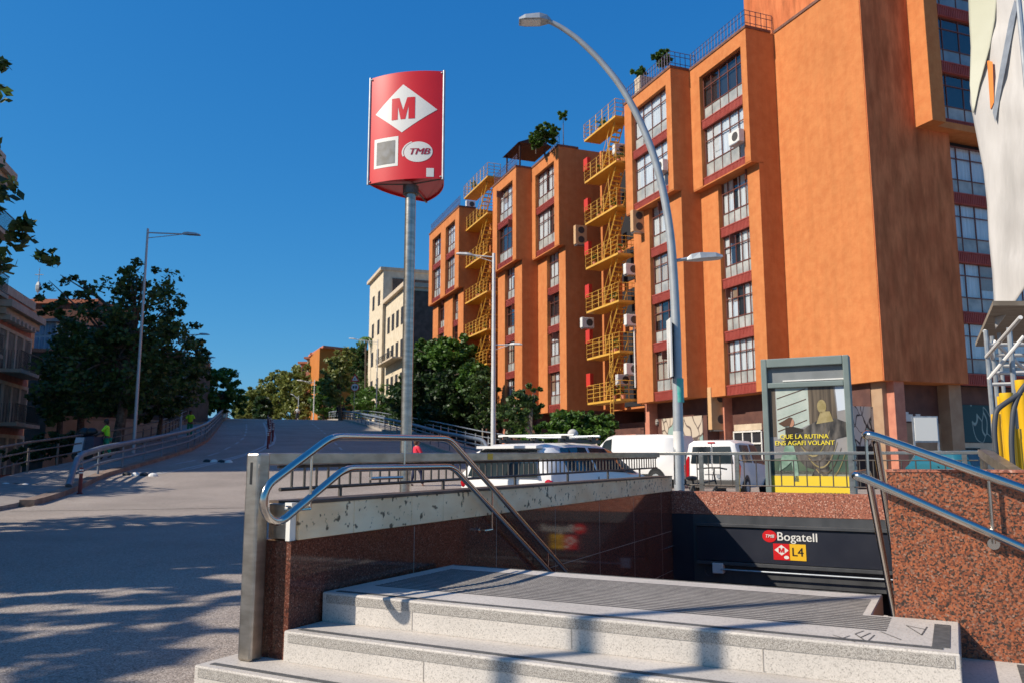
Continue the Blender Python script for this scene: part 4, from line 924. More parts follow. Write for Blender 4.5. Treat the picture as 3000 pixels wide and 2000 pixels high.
# glazed wing windows at the right
for k in range(8):
    z0 = H0 + .5 + 2.72 * k + (.35 if k > 3 else 0)
    window_grid(cf, a1 + .05 if k < 4 else a1u + .02, a1 + 7, -.25 if k < 4 else .40, z0 - .5, z0, z0 + 2.25, 50 + k, 8, 3, blue=(k in (5, 6)), curt=.95 if k in (4, 5, 6) else .3)
# roof edge railings and clutter
rg = MB()
def fence_poly(b, pts, h_, sp=.28, r=.018):
    for a, c_ in zip(pts, pts[1:]):
        n = max(1, int((c_ - a).length / sp))
        for i in range(n + 1): p = a.lerp(c_, i / n); b.tube([p, p + UP * h_], r, 4)
        for hh in (.35 * h_, .75 * h_, h_ * .98): b.tube([a + UP * hh, c_ + UP * hh], r * 1.1, 4)
for pts in ([bf(p1 + .1, .4 + qA, HT), bf(p2, qA + .35, HT)], [bf(p1 + .1, .4 + qA, HT), bf(p1 + .1, 0, HT)], [bf(.2, -.1, HT), bf(p1, -.1, HT)], [bf(p2 + .1, .4 + qB, HT), bf(p3, qB + .35, HT)], [bf(p2 + .1, .4 + qB, HT), bf(p2 + .1, qA, HT)],
            [bf(p5 + .1, .35 + qD, HT), bf(p6, qD + .3, HT)], [bf(p7 + .1, .35 + qE, HT), bf(p8, qE + .3, HT)], [bf(p4 + .1, qC + .35, HT), bf(p4 + 1.6, qC + .3, HT)]):
    rg = MB(); fence_poly(rg, pts, 1.05); rg.build('roof_railing', mat('purple_grey_rail', (.10, .07, .12, 1), rough=.6), ob)
lip = MB()
for (pa, pb, q) in ((p1, p2, qA + PR), (p2, p3, qB + PR), (p4, p5, qC + PR), (p5, p6, qD + PR), (p7, p8, qE + PR)): lip = MB(); lip.fbox(bf, pa - .05, pb + .02, q - 1.5, q + .05, HT + .002, HT + .14); lip.build('roof_edge', mat('dark_tile_edge', (.12, .05, .035, 1), (.2, .09, .06, 1), scale=6, rough=.8), ob)
lip = MB(); lip.fbox(bf, .0, p1 - .06, -2, .05, HT + .002, HT + .14); lip.build('roof_edge', mat('dark_tile_edge', (.12, .05, .035, 1), (.2, .09, .06, 1), scale=6, rough=.8), ob)
ph = MB(); ph.fbox(bf, .5, p1 + 2.2, -6, -2.2, HT, HT + 2.3); ph.build('penthouse', M_ORG, ob)
pg = MB(); pc_ = bf(p5 + 1.4, qD - .6, HT)
pg.fbox(bf, p5 + .2, p5 + .3, qD + .0, qD + .1, HT, HT + 1.9); pg.fbox(bf, p5 + 2.9, p5 + 3.0, qD + .0, qD + .1, HT, HT + 1.9); pg.fbox(bf, p5 + .2, p5 + .3, qD - 2, qD - 1.9, HT, HT + 1.9)
pg.prism([bf(p5 - .1, qD + .3, HT + 1.9), bf(p5 - .1, qD - 2.4, HT + 1.9), bf(p5 - .1, qD - 1.1, HT + 2.5)], EA * 3.4); pg.build('roof_pergola', mat('dark_brown_wood', (.05, .02, .015, 1), rough=.8), ob)
ch = MB(); c0 = bf(p3 - .4, qB - .6, HT); ch.fbox(bf, p3 - 1.0, p3 - .3, qB - 1.2, qB - .1, HT, HT + 1.6); ch.build('chimney', M_BEIGE, ob)
# ground floor under the overhang
gfp = MB(); P_IN = 2.2
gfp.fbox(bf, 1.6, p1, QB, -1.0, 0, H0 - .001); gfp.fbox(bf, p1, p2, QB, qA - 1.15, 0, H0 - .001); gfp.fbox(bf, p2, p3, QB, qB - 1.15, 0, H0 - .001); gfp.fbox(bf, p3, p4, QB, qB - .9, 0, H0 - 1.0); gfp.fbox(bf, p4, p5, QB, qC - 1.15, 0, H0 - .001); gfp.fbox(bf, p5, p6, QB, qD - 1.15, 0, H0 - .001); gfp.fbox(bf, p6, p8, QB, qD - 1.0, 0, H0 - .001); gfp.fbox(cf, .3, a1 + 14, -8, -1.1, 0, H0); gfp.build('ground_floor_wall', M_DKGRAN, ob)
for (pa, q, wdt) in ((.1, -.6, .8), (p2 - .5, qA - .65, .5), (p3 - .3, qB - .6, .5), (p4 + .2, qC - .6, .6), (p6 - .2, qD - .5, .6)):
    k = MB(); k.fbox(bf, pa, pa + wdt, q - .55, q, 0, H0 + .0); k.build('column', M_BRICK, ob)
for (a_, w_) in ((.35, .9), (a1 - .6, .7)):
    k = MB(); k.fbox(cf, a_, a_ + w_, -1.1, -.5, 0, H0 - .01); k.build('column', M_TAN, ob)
graf = mat('graffiti_shutter', (.40, .34, .27, 1), (.52, .46, .38, 1), scale=1.5, rough=.8)
def graffiti_mat(name, bgc, lc, sc_):
    m = bpy.data.materials.new(name); m.use_nodes = True; n = m.node_tree; b = n.nodes['Principled BSDF']; b.inputs['Roughness'].default_value = .8
    tc = n.nodes.new('ShaderNodeTexCoord'); nz = n.nodes.new('ShaderNodeTexNoise'); nz.inputs['Scale'].default_value = sc_ * .7; nz.inputs['Detail'].default_value = 1
    mp = n.nodes.new('ShaderNodeMapping'); mp.inputs['Scale'].default_value = (1, 1, .6); n.links.new(tc.outputs['Object'], mp.inputs[0]); n.links.new(mp.outputs[0], nz.inputs['Vector'])
    v = n.nodes.new('ShaderNodeVectorMath'); v.operation = 'MULTIPLY_ADD'; v.inputs[1].default_value = (.9,) * 3; n.links.new(nz.outputs['Color'], v.inputs[0]); n.links.new(mp.outputs[0], v.inputs[2])
    vo = n.nodes.new('ShaderNodeTexVoronoi'); vo.feature = 'DISTANCE_TO_EDGE'; vo.inputs['Scale'].default_value = sc_; n.links.new(v.outputs[0], vo.inputs['Vector'])
    cr = n.nodes.new('ShaderNodeValToRGB'); e = cr.color_ramp.elements; e[0].position = .03; e[0].color = lc; e[1].position = .055; e[1].color = bgc
    n.links.new(vo.outputs['Distance'], cr.inputs[0])
    vc = n.nodes.new('ShaderNodeTexVoronoi'); vc.inputs['Scale'].default_value = sc_; n.links.new(v.outputs[0], vc.inputs['Vector'])
    se = n.nodes.new('ShaderNodeSeparateColor'); n.links.new(vc.outputs['Color'], se.inputs[0])
    c2 = n.nodes.new('ShaderNodeValToRGB'); e2 = c2.color_ramp.elements; e2.new(.7); e2[0].position = .6; e2[0].color = bgc; e2[1].position = .72; e2[1].color = (.25, .36, .33, 1); e2[2].position = .9; e2[2].color = (.45, .42, .38, 1); c2.color_ramp.interpolation = 'CONSTANT'
    n.links.new(se.outputs[0], c2.inputs[0])
    mm = n.nodes.new('ShaderNodeMix'); mm.data_type = 'RGBA'; mm.blend_type = 'DARKEN'; mm.inputs[0].default_value = 1; n.links.new(cr.outputs[0], mm.inputs[6]); n.links.new(c2.outputs[0], mm.inputs[7])
    n.links.new(mm.outputs[2], b.inputs['Base Color']); return m
GM = graffiti_mat('graffiti_on_beige', (.50, .42, .33, 1), (.10, .07, .06, 1), 1.5)
GM2 = graffiti_mat('graffiti_on_white', (.55, .50, .44, 1), (.05, .04, .04, 1), 2.4)
GM3 = graffiti_mat('graffiti_on_teal', (.02, .07, .08, 1), (.35, .36, .34, 1), 1.6)
def shop(F, a0_, a1_, c_, z0, z1, m, nm, par=None):
    k = MB(); k.fbox(F, a0_, a1_, c_, c_ + .05, z0, z1); return k.build(nm, m, ob)
qs = -1.0
def pA(px, q, z=2.0): return solve_p(px, q, z)
qa, qb = qA - 1.15, qB - 1.15
shop(bf, pA(2062, qb), pA(1943, qb), qb, 0, 3.5, GM, 'graffiti_shutter')
shop(bf, pA(1938, qb), pA(1885, qb), qb, 0, 2.5, M_TAN, 'shutter')
shop(bf, pA(2150, qa), pA(2088, qa), qa, 0, 2.6, M_TAN, 'shutter')
shop(bf, pA(2236, qa), pA(2155, qa), qa, 0, 2.6, M_DARK, 'shop_door')
k = MB(); x0_, x1_ = pA(2236, qa), pA(2155, qa)
for i in range(4): x = x0_ + (x1_ - x0_) * i / 3; k.fbox(bf, x - .04, x + .04, qa + .051, qa + .1, 0, 2.6)
for z_ in (1.25, 2.0, 2.6): k.fbox(bf, x0_, x1_, qa + .1, qa + .13, z_ - .04, z_ + .04)
k.build('white_door_frame', M_AC, ob)
shop(bf, pA(2236, qa), pA(2155, qa), qa, 2.66, 2.98, M_BEIGE, 'shop_lettering_panel')
k = MB(); bmw = bf(pA(1912, qb + .06, 3), qb + .0, 3.2)
for i in range(26):
    th = i * .5; bmw2 = bmw + EA * (.45 * math.cos(th) * (1 + .3 * math.sin(3 * th))) + UP * (.32 * math.sin(th) * (1 + .2 * math.cos(5 * th))) + EB * .06
    k.ell(bmw2, .12, .12, .10, 6, 4)
k.build('graffiti_scribble', mat('grey_spray_paint', (.35, .32, .29, 1), rough=.8), ob)
shop(bf, pA(1865, qB - .88), pA(1700, qB - .88), qB - .88, 0, 2.4, GM, 'graffiti_wall')
k = MB(); k.fbox(bf, pA(1865, qB - .8), pA(1790, qB - .8), qB - .8, qB - .75, 2.1, 2.7); k.build('lattice_panel', M_BRICK, ob)
aa = lambda px, z=3: solve_a(px, -1.05, z)
shop(cf, aa(2500), aa(2580), -1.1, .0, 3.4, GM2, 'graffiti_wall'); shop(cf, aa(2502), aa(2588), -1.05, 0, 1.75, M_DARK, 'shop_door')
shop(cf, aa(2648), aa(2768), -1.1, 0, 2.75, M_TAN, 'entrance_panel')
shop(cf, aa(2782), aa(2960), -1.1, 1.95, 3.6, GM3, 'graffiti_shutter'); shop(cf, aa(2782), aa(2960), -1.1, 0, 1.93, M_BEIGE, 'shutter'); shop(cf, aa(2812), aa(2862), -1.05, 0, 1.7, M_DARK, 'shop_door')
for x_, z_, w_ in ((2612, 3.05, .6), (2660, 3.0, .55), (2690, 3.02, .25)): shop(cf, aa(x_) - w_ / 2, aa(x_) + w_ / 2, -.48 if x_ < 2640 else -1.1, z_ - .18, z_ + .12, M_AC, 'wall_plate')
# ---- fire escapes
leaf_later = []
def fire_escape(pa, pb, q, zlist, label, sill, nearp):
    t_ = thing('fire_escape', label, 'fire escape', bf((pa + pb) / 2, q, 0), 'yellow steel fire escapes')
    qf = q
    for i, z in enumerate(zlist):
        b = MB(); b.fbox(bf, pa, pb, q - 1.15, qf, z - .12, z); b.build('platform', M_YEL, t_)
        rr = MB(); hz = 1.05
        P = [bf(pa - .0, q - 1.1, z), bf(pa, qf, z), bf(pb, qf, z), bf(pb, q - 1.1, z)]
        for a_, c_ in zip(P, P[1:]):
            n = max(2, int((c_ - a_).length / .85))
            for k in range(n + 1): p_ = a_.lerp(c_, k / n); rr.tube([p_, p_ + UP * hz], .024, 4)
            for hh in (.28, .54, .80, 1.05): rr.tube([a_ + UP * hh, c_ + UP * hh], .02, 4)
        rr.build('guard_rail', M_YEL, t_)
        rq = random.Random(int(z * 100)); 
        for _k in range(2):
            xx = pa + (pb - pa) * rq.uniform(.1, .9); bb2 = MB(); c_p = bf(xx, q - rq.uniform(.2, .5), z + .14); bb2.tube([c_p - UP * .14, c_p + UP * .12], [.10, .14], 10); pot = bb2.build('plant_pot', M_BRICK); tag(pot, 'small plant pot standing on a yellow fire escape landing', 'plant pot', 'plant pots on the fire escapes')
            leaf_later.append((c_p + UP * .38, pot))
        if i < len(zlist) - 1:
            z2 = zlist[i + 1] - .12; s0 = pa + (pb - pa) * .62; s1 = pa + (pb - pa) * .16
            fl = MB()
            for qq in (q - .95, q - .35):
                fl.tube([bf(s0, qq, z), bf(s1, qq, z2)], .05, 4); fl.tube([bf(s0, qq, z + .9), bf(s1, qq, z2 + .9)], .022, 4); 
                for k in (0, .5): fl.tube([bf(s0 + (s1 - s0) * k, qq, z + (z2 - z) * k), bf(s0 + (s1 - s0) * k, qq, z + (z2 - z) * k + .9)], .02, 4)
            n = 11
            for k in range(1, n): u = k / n; fl.fbox(bf, s0 + (s1 - s0) * u - .11, s0 + (s1 - s0) * u + .11, q - .95, q - .35, z + (z2 - z) * u - .02, z + (z2 - z) * u + .015)
            fl.build('stair_flight', M_YEL, t_)
    return t_
q1 = qB + 1.0; pe = solve_p(1717, q1, 12)
zl = []
for yy in (1180, 1050, 914, 785, 654, 531, 407):
    zl.append(gplane(1717, yy, bf(pe, q1, 0), EB).z)
print('ZL', [round(z, 2) for z in zl])
fire_escape(p3 + .15, pe, q1, zl, 'yellow zigzag fire escape in the nearer recess of the orange block, with a hanging ladder', 0, p3)
lad = MB(); lp = p3 + .15 + (pe - p3 - .15) * .25
pl = solve_p(1797, q1 + .05, 6)
for dx in (0, .38): lad.tube([bf(pl + dx, q1 + .06, zl[0] - .9), bf(pl + dx, q1 + .06, zl[1] + 1.0)], .025, 4)
for k in range(15): z_ = zl[0] - .8 + k * .3; lad.tube([bf(pl, q1 + .06, z_), bf(pl + .38, q1 + .06, z_)], .018, 4)
lo_ = lad.build('ladder', M_YEL); tag(lo_, 'yellow vertical ladder hanging from the two lowest fire escape landings', 'ladder')
q2 = qD + .85; pe2 = solve_p(1356, q2, 12)
zl2 = [gplane(1357, yy, bf(pe2, q2, 0), EB).z for yy in (1085, 992, 891, 787, 681, 583)]
fire_escape(p6 + .15, pe2, q2, zl2, 'yellow zigzag fire escape in the farther recess of the orange block', 0, p6)
# red boxes and air conditioners
def redbox(P, lab):
    b = MB(); b.obox(P, EA * .28, EB * .12, UP * .42); o = b.build('hose_box', M_RED); tag(o, lab, 'box', 'red boxes beside the fire escapes')
for i, z in enumerate(zl[:-1]):
    redbox(bf(pe + .75, q1 - .55, z + 1.5), 'red box on the wall left of the nearer fire escape')
for i, z in enumerate(zl2[:-1]):
    redbox(bf(pe2 + .3, q2 - .7, z + 1.4), 'red box on the wall left of the farther fire escape')
def ac(P, ax, nn, lab, m=M_AC, w_=.42, h_=.32, two=False, grp='air conditioning units on the orange block'):
    """ax along the front, nn outward"""
    t_ = thing('air_conditioner', lab, 'air conditioner', P, grp)
    hh = h_ * (2 if two else 1)
    b = MB(); b.obox(P, ax * w_, nn * .16, UP * hh); b.build('casing', m, t_, bevel=.02)
    for k in ((-1, 1) if two else (0,)):
        c_ = P + nn * .165 + UP * (k * h_) - ax * (.1 if not two else 0)
        b = MB(); b.tube([c_ - nn * .01, c_ + nn * .012], .23, 16); b.build('fan_grille', M_GRILL, t_)
    b = MB(); b.obox(P - UP * (hh + .04), ax * w_ * .8, nn * .2, UP * .025); b.build('wall_bracket', M_GALV, t_)
def acpx(px, py, q, **k): return gplane(px, py, bf(0, q, 0), EB)
ac(gplane(2157, 404, bf(0, qA + PR + .22, 0), EB), EA, EB, 'white air conditioner on the red sill of the tall window nearest the blank wall')
ac(gplane(1937, 490, bf(0, qB + PR + .2, 0), EB), EA, EB, 'white air conditioner hanging below the upper window crossed by the lamp pole')
ac(gplane(1869, 650, bf(0, qB + .3, 0), EB), EB, -EA, 'tall orange tinted double fan air conditioner beside the nearer fire escape', M_ACY, two=True)
ac(gplane(1700, 690, bf(0, qC - .5, 0), EB), EB, -EA, 'tall brown double fan air conditioner on the shaded wall left of the nearer fire escape', M_ACY, two=True)
ac(gplane(1720, 946, bf(0, qC - .2, 0), EB), EB, -EA, 'white air conditioner on the shaded wall below the middle fire escape landing')
for (x, y, d_) in ((1848, 790, 'fourth'), (1850, 938, 'third'), (1850, 1080, 'second'), (1825, 1112, 'lowest'), (1815, 440, 'top')):
    ac(gplane(x, y, bf(0, qB + .2, 0), EB), EB, -EA, 'white air conditioner behind the %s landing of the nearer fire escape' % d_)
ac(gplane(2107, 1196, bf(0, qA - .55, 0), EB), EB, -EA, 'large orange double fan unit hanging over the shopfronts', M_ACY, .6, .55, True)
ac(gplane(1378, 600, bf(0, qD - .5, 0), EB), EB, -EA, 'white air conditioner under the top landing of the farther fire escape')
ac(gplane(1376, 702, bf(0, qD - .5, 0), EB), EB, -EA, 'white air conditioner under the second landing of the farther fire escape')
b = MB(); b.tube([bf(p3 - .0, qB + .1, 5.3), bf(p3, qB + .1, 9.0)], .05, 6); pgp = b.build('drain_pipe', M_AC); tag(pgp, 'short white vertical pipe beside the lower fire escape landing', 'pipe')
# ================================================================== VEGETATION
def leaves(lobes, n, size, seed, clump=.55, flat=.6, dens=None):
    """leaf quads gathered in clumps inside the lobes: arrays of verts, faces. lobes: (cx, cy, cz, rx, ry, rz)"""
    rng = np.random.default_rng(seed); vol = np.array([l[3] * l[4] * l[5] for l in lobes]); vol = vol ** .8; vol /= vol.sum()
    V = []
    for l, f in zip(lobes, vol):
        m = int(n * f); nc = max(8, m // 42)
        d = rng.normal(size=(nc, 3)); d /= np.linalg.norm(d, axis=1)[:, None]; rr = rng.uniform(.25, 1, nc) ** .5
        ce = d * rr[:, None] * (1 + rng.normal(0, .10, nc))[:, None] * np.array(l[3:6]) + np.array(l[:3])
        idx = rng.integers(0, nc, m); cr = rng.uniform(.5, 1.5, nc) * clump * min(l[3], l[5]) * .38
        o = rng.normal(size=(m, 3)); o /= np.linalg.norm(o, axis=1)[:, None]; o *= (rng.uniform(0, 1, m) ** .45)[:, None]
        P = ce[idx] + o * cr[idx][:, None] * np.array([1.15, 1.15, .8])
        s = size * rng.uniform(.6, 1.3, m)
        a = rng.normal(size=(m, 3)); a[:, 2] *= flat; a /= np.linalg.norm(a, axis=1)[:, None]
        t = rng.normal(size=(m, 3)); bb = np.cross(a, t); bb /= np.linalg.norm(bb, axis=1)[:, None]
        a *= s[:, None]; bb *= (s * .62)[:, None]
        V.append(np.stack([P - a, P + bb, P + a, P - bb], 1).reshape(-1, 3))
    return np.concatenate(V)
def leaf_obj(name, V, m, parent=None):
    me = bpy.data.meshes.new(name); k = len(V) // 4
    me.vertices.add(len(V)); me.vertices.foreach_set('co', V.astype(np.float32).ravel())
    me.loops.add(len(V)); me.loops.foreach_set('vertex_index', np.arange(len(V), dtype=np.int32))
    me.polygons.add(k); me.polygons.foreach_set('loop_start', np.arange(0, len(V), 4, dtype=np.int32)); me.polygons.foreach_set('loop_total', np.full(k, 4, dtype=np.int32))
    me.update(); me.validate(); me.materials.append(m)
    o = bpy.data.objects.new(name, me); COL.objects.link(o)
    if parent is not None: o.parent = parent; o.location = -parent.location
    return o
def tree(name, label, base, lobes, n, size, m, seed, bark=M_BARK, tr=.18, cat='tree', group=None, clump=.55, trunk_top=None, limbs=True):
    base = Vector(base); t_ = thing(name, label, cat, base, group); rnd = random.Random(seed)
    leaf_obj('crown' if cat == 'tree' else 'foliage', leaves(lobes, n, size, seed, clump), m, t_)
    b = MB(); c0 = Vector(lobes[0][:3]); top = Vector((base.x * .35 + c0.x * .65, base.y * .35 + c0.y * .65, c0.z - lobes[0][5] * .25))
    mid_ = base.lerp(top, .5) + Vector((rnd.uniform(-.15, .15), rnd.uniform(-.1, .1), 0))
    b.tube([base - UP * .1, base + UP * .25, mid_, top], [tr * 1.5, tr * 1.05, tr * .85, tr * .55], 8)
    if limbs:
        for l in lobes:
            for k in range(4):
                e_ = Vector(l[:3]) + Vector((rnd.uniform(-.7, .7) * l[3], rnd.uniform(-.7, .7) * l[4], rnd.uniform(-.3, .75) * l[5]))
                s_ = mid_.lerp(top, rnd.uniform(.2, 1)); k_ = s_.lerp(e_, .5) + UP * .25
                b.tube([s_, k_, e_], [tr * .38, tr * .22, tr * .06], 5)
    b.build('trunk', bark, t_, smooth=True); return t_
def lob(px, py, Y, rpx, rpy, dy=0):
    P = gy(px, py, Y); k = Y / FPX; return (P.x, P.y + dy, P.z, rpx * k, max(rpx, rpy) * k * .9, rpy * k)
def gnd(px, Y, z=0): P = gy(px, 1345, Y); return Vector((P.x, Y, z))
# left row of trees beyond the footway
tree('plane_tree', 'large dark leafy tree in front of the left street lamp', gnd(331, 43), [lob(420, 930, 43, 125, 150), lob(300, 970, 43.5, 120, 110), lob(190, 880, 44, 75, 95), lob(500, 1010, 43, 95, 110), lob(400, 1100, 43, 160, 120), lob(240, 1110, 42, 115, 120), lob(160, 1180, 42, 60, 65), lob(400, 800, 43, 55, 55)], 13000, .14, M_LEAF, 11, tr=.30)
tree('plane_tree', 'dark tree with a thin trunk behind the outer railing, right of the big tree', gnd(448, 50, 0), [lob(500, 1110, 50, 95, 105), lob(560, 1060, 51, 60, 90), lob(450, 1180, 49, 80, 60)], 6000, .14, M_LEAF, 12, tr=.16)
tree('plane_tree', 'lower dark tree over the beige wall at the far left', gnd(175, 47, 0), [lob(180, 1110, 47, 60, 90), lob(150, 1190, 46, 40, 60)], 3500, .14, M_LEAF, 13, tr=.2)
tree('plane_tree', 'round green tree at the top of the left footway', gnd(640, 84, 3), [lob(640, 1140, 84, 62, 70), lob(585, 1150, 80, 50, 75), lob(690, 1175, 86, 35, 50)], 7000, .22, M_LEAF2, 14, tr=.25)
hz = [(735, 1190, 150, 34, 38, M_LEAF3), (775, 1178, 152, 38, 45, M_LEAF3), (815, 1160, 150, 34, 58, M_LEAF3), (858, 1150, 146, 40, 68, M_LEAF3), (905, 1150, 142, 40, 66, M_LEAF3), (770, 1198, 138, 22, 26, M_LEAFD), (712, 1205, 160, 24, 26, M_LEAFD)]
nm_ = ['small yellow green tree lowest on the horizon just right of the sky gap', 'second yellow green tree on the crest, left of centre', 'yellow green tree on the crest behind the red bollards', 'tall yellow green tree below the far terraced houses', 'yellow green tree behind the far lamp post', 'dark small tree directly behind the bollard cluster on the crest', 'dark small tree at the left foot of the sky gap']
for i, (x, y, Y, rx, ry, m) in enumerate(hz): tree('broadleaf_tree', nm_[i], gnd(x, Y, 3.5), [lob(x, y - 8, Y, rx * 1.1, ry * 1.15), lob(x + rx * .4, y + ry * .4, Y - 2, rx * .9, ry * .7), lob(x - rx * .3, 1212, Y - 3, rx, 22)], 6500, .32, m, 30 + i, group='trees beyond the crest of the ramp', tr=.25)
tree('broadleaf_tree', 'dark green tree right of the far T shaped lamp', gnd(945, 112, 4), [lob(950, 1165, 112, 42, 55), lob(985, 1195, 108, 28, 30)], 5000, .25, M_LEAF2, 41, tr=.2)
tree('broadleaf_tree', 'mixed green and brown tree behind the triangular traffic sign', gnd(1000, 95, 3), [lob(985, 1110, 95, 40, 75), lob(1005, 1060, 96, 34, 45)], 5500, .22, M_LEAF3, 42, tr=.25)
tree('broadleaf_tree', 'bushy green tree in front of the beige block', gnd(1055, 118, 2), [lob(1060, 1080, 118, 52, 70), lob(1090, 1150, 114, 55, 60), lob(1050, 1180, 114, 45, 45)], 8000, .26, M_LEAF, 43, tr=.2)
palm = thing('palm_tree', 'small palm whose drooping fronds rise above the bushy trees behind the traffic sign', 'palm', gnd(1068, 110, 3)); pc_ = gy(1072, 1003, 110)
b = MB(); b.tube([gnd(1068, 110, 3), pc_], [.16, .13], 8); b.build('trunk', M_BARK, palm)
b = MB()
for k in range(22):
    a_ = k * 2.4; e_ = Vector((math.cos(a_), math.sin(a_), 0)) * 1.0; q = [pc_, pc_ + e_ * .5 + UP * .7, pc_ + e_ * 1.0 + UP * .35, pc_ + e_ * 1.25 - UP * .6]
    s_ = Vector((-e_.y, e_.x, 0)).normalized()
    for u, v_, w0, w1 in ((0, 1, .03, .10), (1, 2, .10, .09), (2, 3, .09, .01)): b.quad(q[u] - s_ * w0, q[u] + s_ * w0, q[v_] + s_ * w1, q[v_] - s_ * w1)
b.build('fronds', M_LEAF2, palm)
# shrubs and trees between the ramp and the orange block
tree('shrub', 'lower green shrub along the right footway railing of the ramp', gnd(1120, 104, 3), [lob(1105, 1180, 104, 70, 50), lob(1160, 1212, 92, 60, 38)], 7000, .20, M_LEAF2, 44, cat='shrub', tr=.06)
tree('ficus_tree', 'large dense dark tree behind the metro pole', gnd(1270, 70, 0), [lob(1265, 1100, 70, 90, 95), lob(1220, 1180, 72, 90, 85), lob(1350, 1160, 64, 100, 100), lob(1300, 1230, 66, 110, 50), lob(1175, 1190, 80, 45, 60)], 20000, .21, M_LEAFD, 45, tr=.3)
tree('ficus_tree', 'bright green topped tree between the metro pole and the yellow fire escape', gnd(1330, 66, 0), [lob(1320, 1045, 66, 80, 60), lob(1250, 1035, 68, 42, 42), lob(1390, 1110, 60, 48, 50)], 9000, .19, M_LEAF2, 46, tr=.2)
tree('slim_tree', 'slim pale trunked tree left of the white lamp post', gnd(1420, 51, 0), [lob(1410, 1150, 51, 48, 65), lob(1440, 1215, 50, 60, 40)], 4000, .13, M_LEAF, 47, bark=M_PALEBARK, tr=.07)
tree('slim_tree', 'slim sparse tree between the white lamp post and the van', gnd(1577, 34, 0), [lob(1530, 1190, 34, 55, 45), lob(1560, 1150, 34, 30, 30), lob(1500, 1225, 33, 50, 40)], 3200, .10, M_LEAF, 48, bark=M_PALEBARK, tr=.07)
tree('bush', 'wide grey green bush in front of the graffiti wall', gnd(1680, 42, 0), [lob(1670, 1250, 42, 75, 50), lob(1750, 1245, 42.5, 70, 42), lob(1620, 1275, 41, 50, 40), lob(1720, 1290, 41, 95, 40), lob(1650, 1310, 41, 80, 45), lob(1560, 1285, 41, 50, 40)], 17000, .13, M_LEAF2, 49, cat='bush', tr=.06)
tree('bush', 'dark clipped bush under the trees left of the street sweeper', gnd(170, 38, 0), [lob(175, 1300, 38, 85, 40), lob(60, 1335, 36, 60, 25)], 6000, .10, M_LEAFD, 50, cat='bush', tr=.06)
for k_, (c_, pot) in enumerate(leaf_later): o_ = leaf_obj('foliage', leaves([(c_.x, c_.y, c_.z, .28, .28, .3)], 120, .07, 200 + k_), M_LEAF2); o_.parent = pot
# plants on the roof of the orange block
def roofplant(px, py, p, q, rpx, rpy, lab, m=M_LEAF2, n=900, s=.12):
    P = gplane(px, py, bf(p, q, 0), EB); k = P.y / FPX; b_ = Vector((P.x, P.y, HT + .1))
    tree('roof_plant', lab, b_, [(P.x, P.y, P.z, rpx * k, rpx * k, rpy * k), (P.x, P.y, P.z - rpy * k, rpx * k * .8, rpx * k * .6, rpy * k)], n * 2, s, m, int(px), cat='plant', tr=.03, limbs=False)
roofplant(1600, 385, 0, qD + .1, 42, 22, 'trailing green plants on the roof beside the dark pergola', n=1500)
roofplant(1570, 402, 0, qD + .1, 24, 20, 'leafy bush beside the roof pergola post', n=900)
roofplant(1650, 335, 0, qC - .3, 14, 12, 'small spiky plant high on the roof above the fire escape', n=400)
roofplant(1940, 165, 0, qB - .2, 34, 17, 'green potted shrubs behind the roof railing left of the tallest bay', n=900)
roofplant(1872, 210, 0, qB - .4, 24, 14, 'small shrub beside the roof chimney', n=500)
# off frame plane trees on the near left, whose shade crosses the road; one reaches into the picture
tree('plane_tree', 'overhanging tree branches entering at the left edge of the picture', (-13.6, 14.6, 0), [(-11.1, 14.6, 5.5, 2.0, 2.2, 1.3), (-12.75, 15, 8.3, 2.7, 2.6, 2.0), (-14.0, 13, 5.8, 3, 3, 2.2)], 12000, .12, M_LEAF, 60, tr=.28)
tree('plane_tree', 'street tree just outside the left edge casting dappled shade on the road', (-13.5, 10.0, 0), [(-13.0, 10.0, 6.8, 3.2, 2.8, 2.4), (-14.5, 8.6, 6.0, 2.8, 2.8, 2.2), (-13.2, 7.0, 6.3, 2.5, 2.3, 1.9), (-11.6, 11.5, 5.6, 1.8, 1.8, 1.6)], 18500, .20, M_LEAF, 61, tr=.28)
tree('plane_tree', 'nearest street tree outside the left edge shading the foreground asphalt', (-11.8, 2.0, 0), [(-11.6, 2.2, 6.0, 2.0, 2.0, 1.8), (-12.6, 4.6, 6.4, 2.0, 1.9, 1.6)], 2000, .17, M_LEAF, 62, tr=.25)
tree('plane_tree', 'street tree outside the left edge at the foot of the ramp', (-26.5, 22, 0), [(-26, 22.5, 8, 3.6, 3.4, 3.0), (-28, 25, 7, 3.2, 3.2, 2.6)], 11000, .17, M_LEAF, 63, tr=.3)
for i, (x, y) in enumerate([(-30.5, 58), (-33, 67), (-36, 78)]):  # row added behind the big tree to deepen the shade on the ramp
    tree('plane_tree', ['first tree of the hidden row behind the big dark tree', 'second tree of the hidden row behind the big dark tree', 'third tree of the hidden row behind the big dark tree'][i], (x, y, 0), [(x, y, 7.5 + i * .3, 3.3, 3.6, 3.2), (x + 1, y + 2, 9.2, 2.6, 2.6, 2.4)], 6500, .2, M_LEAF, 70 + i, tr=.3, group='trees in the row behind the left footway')
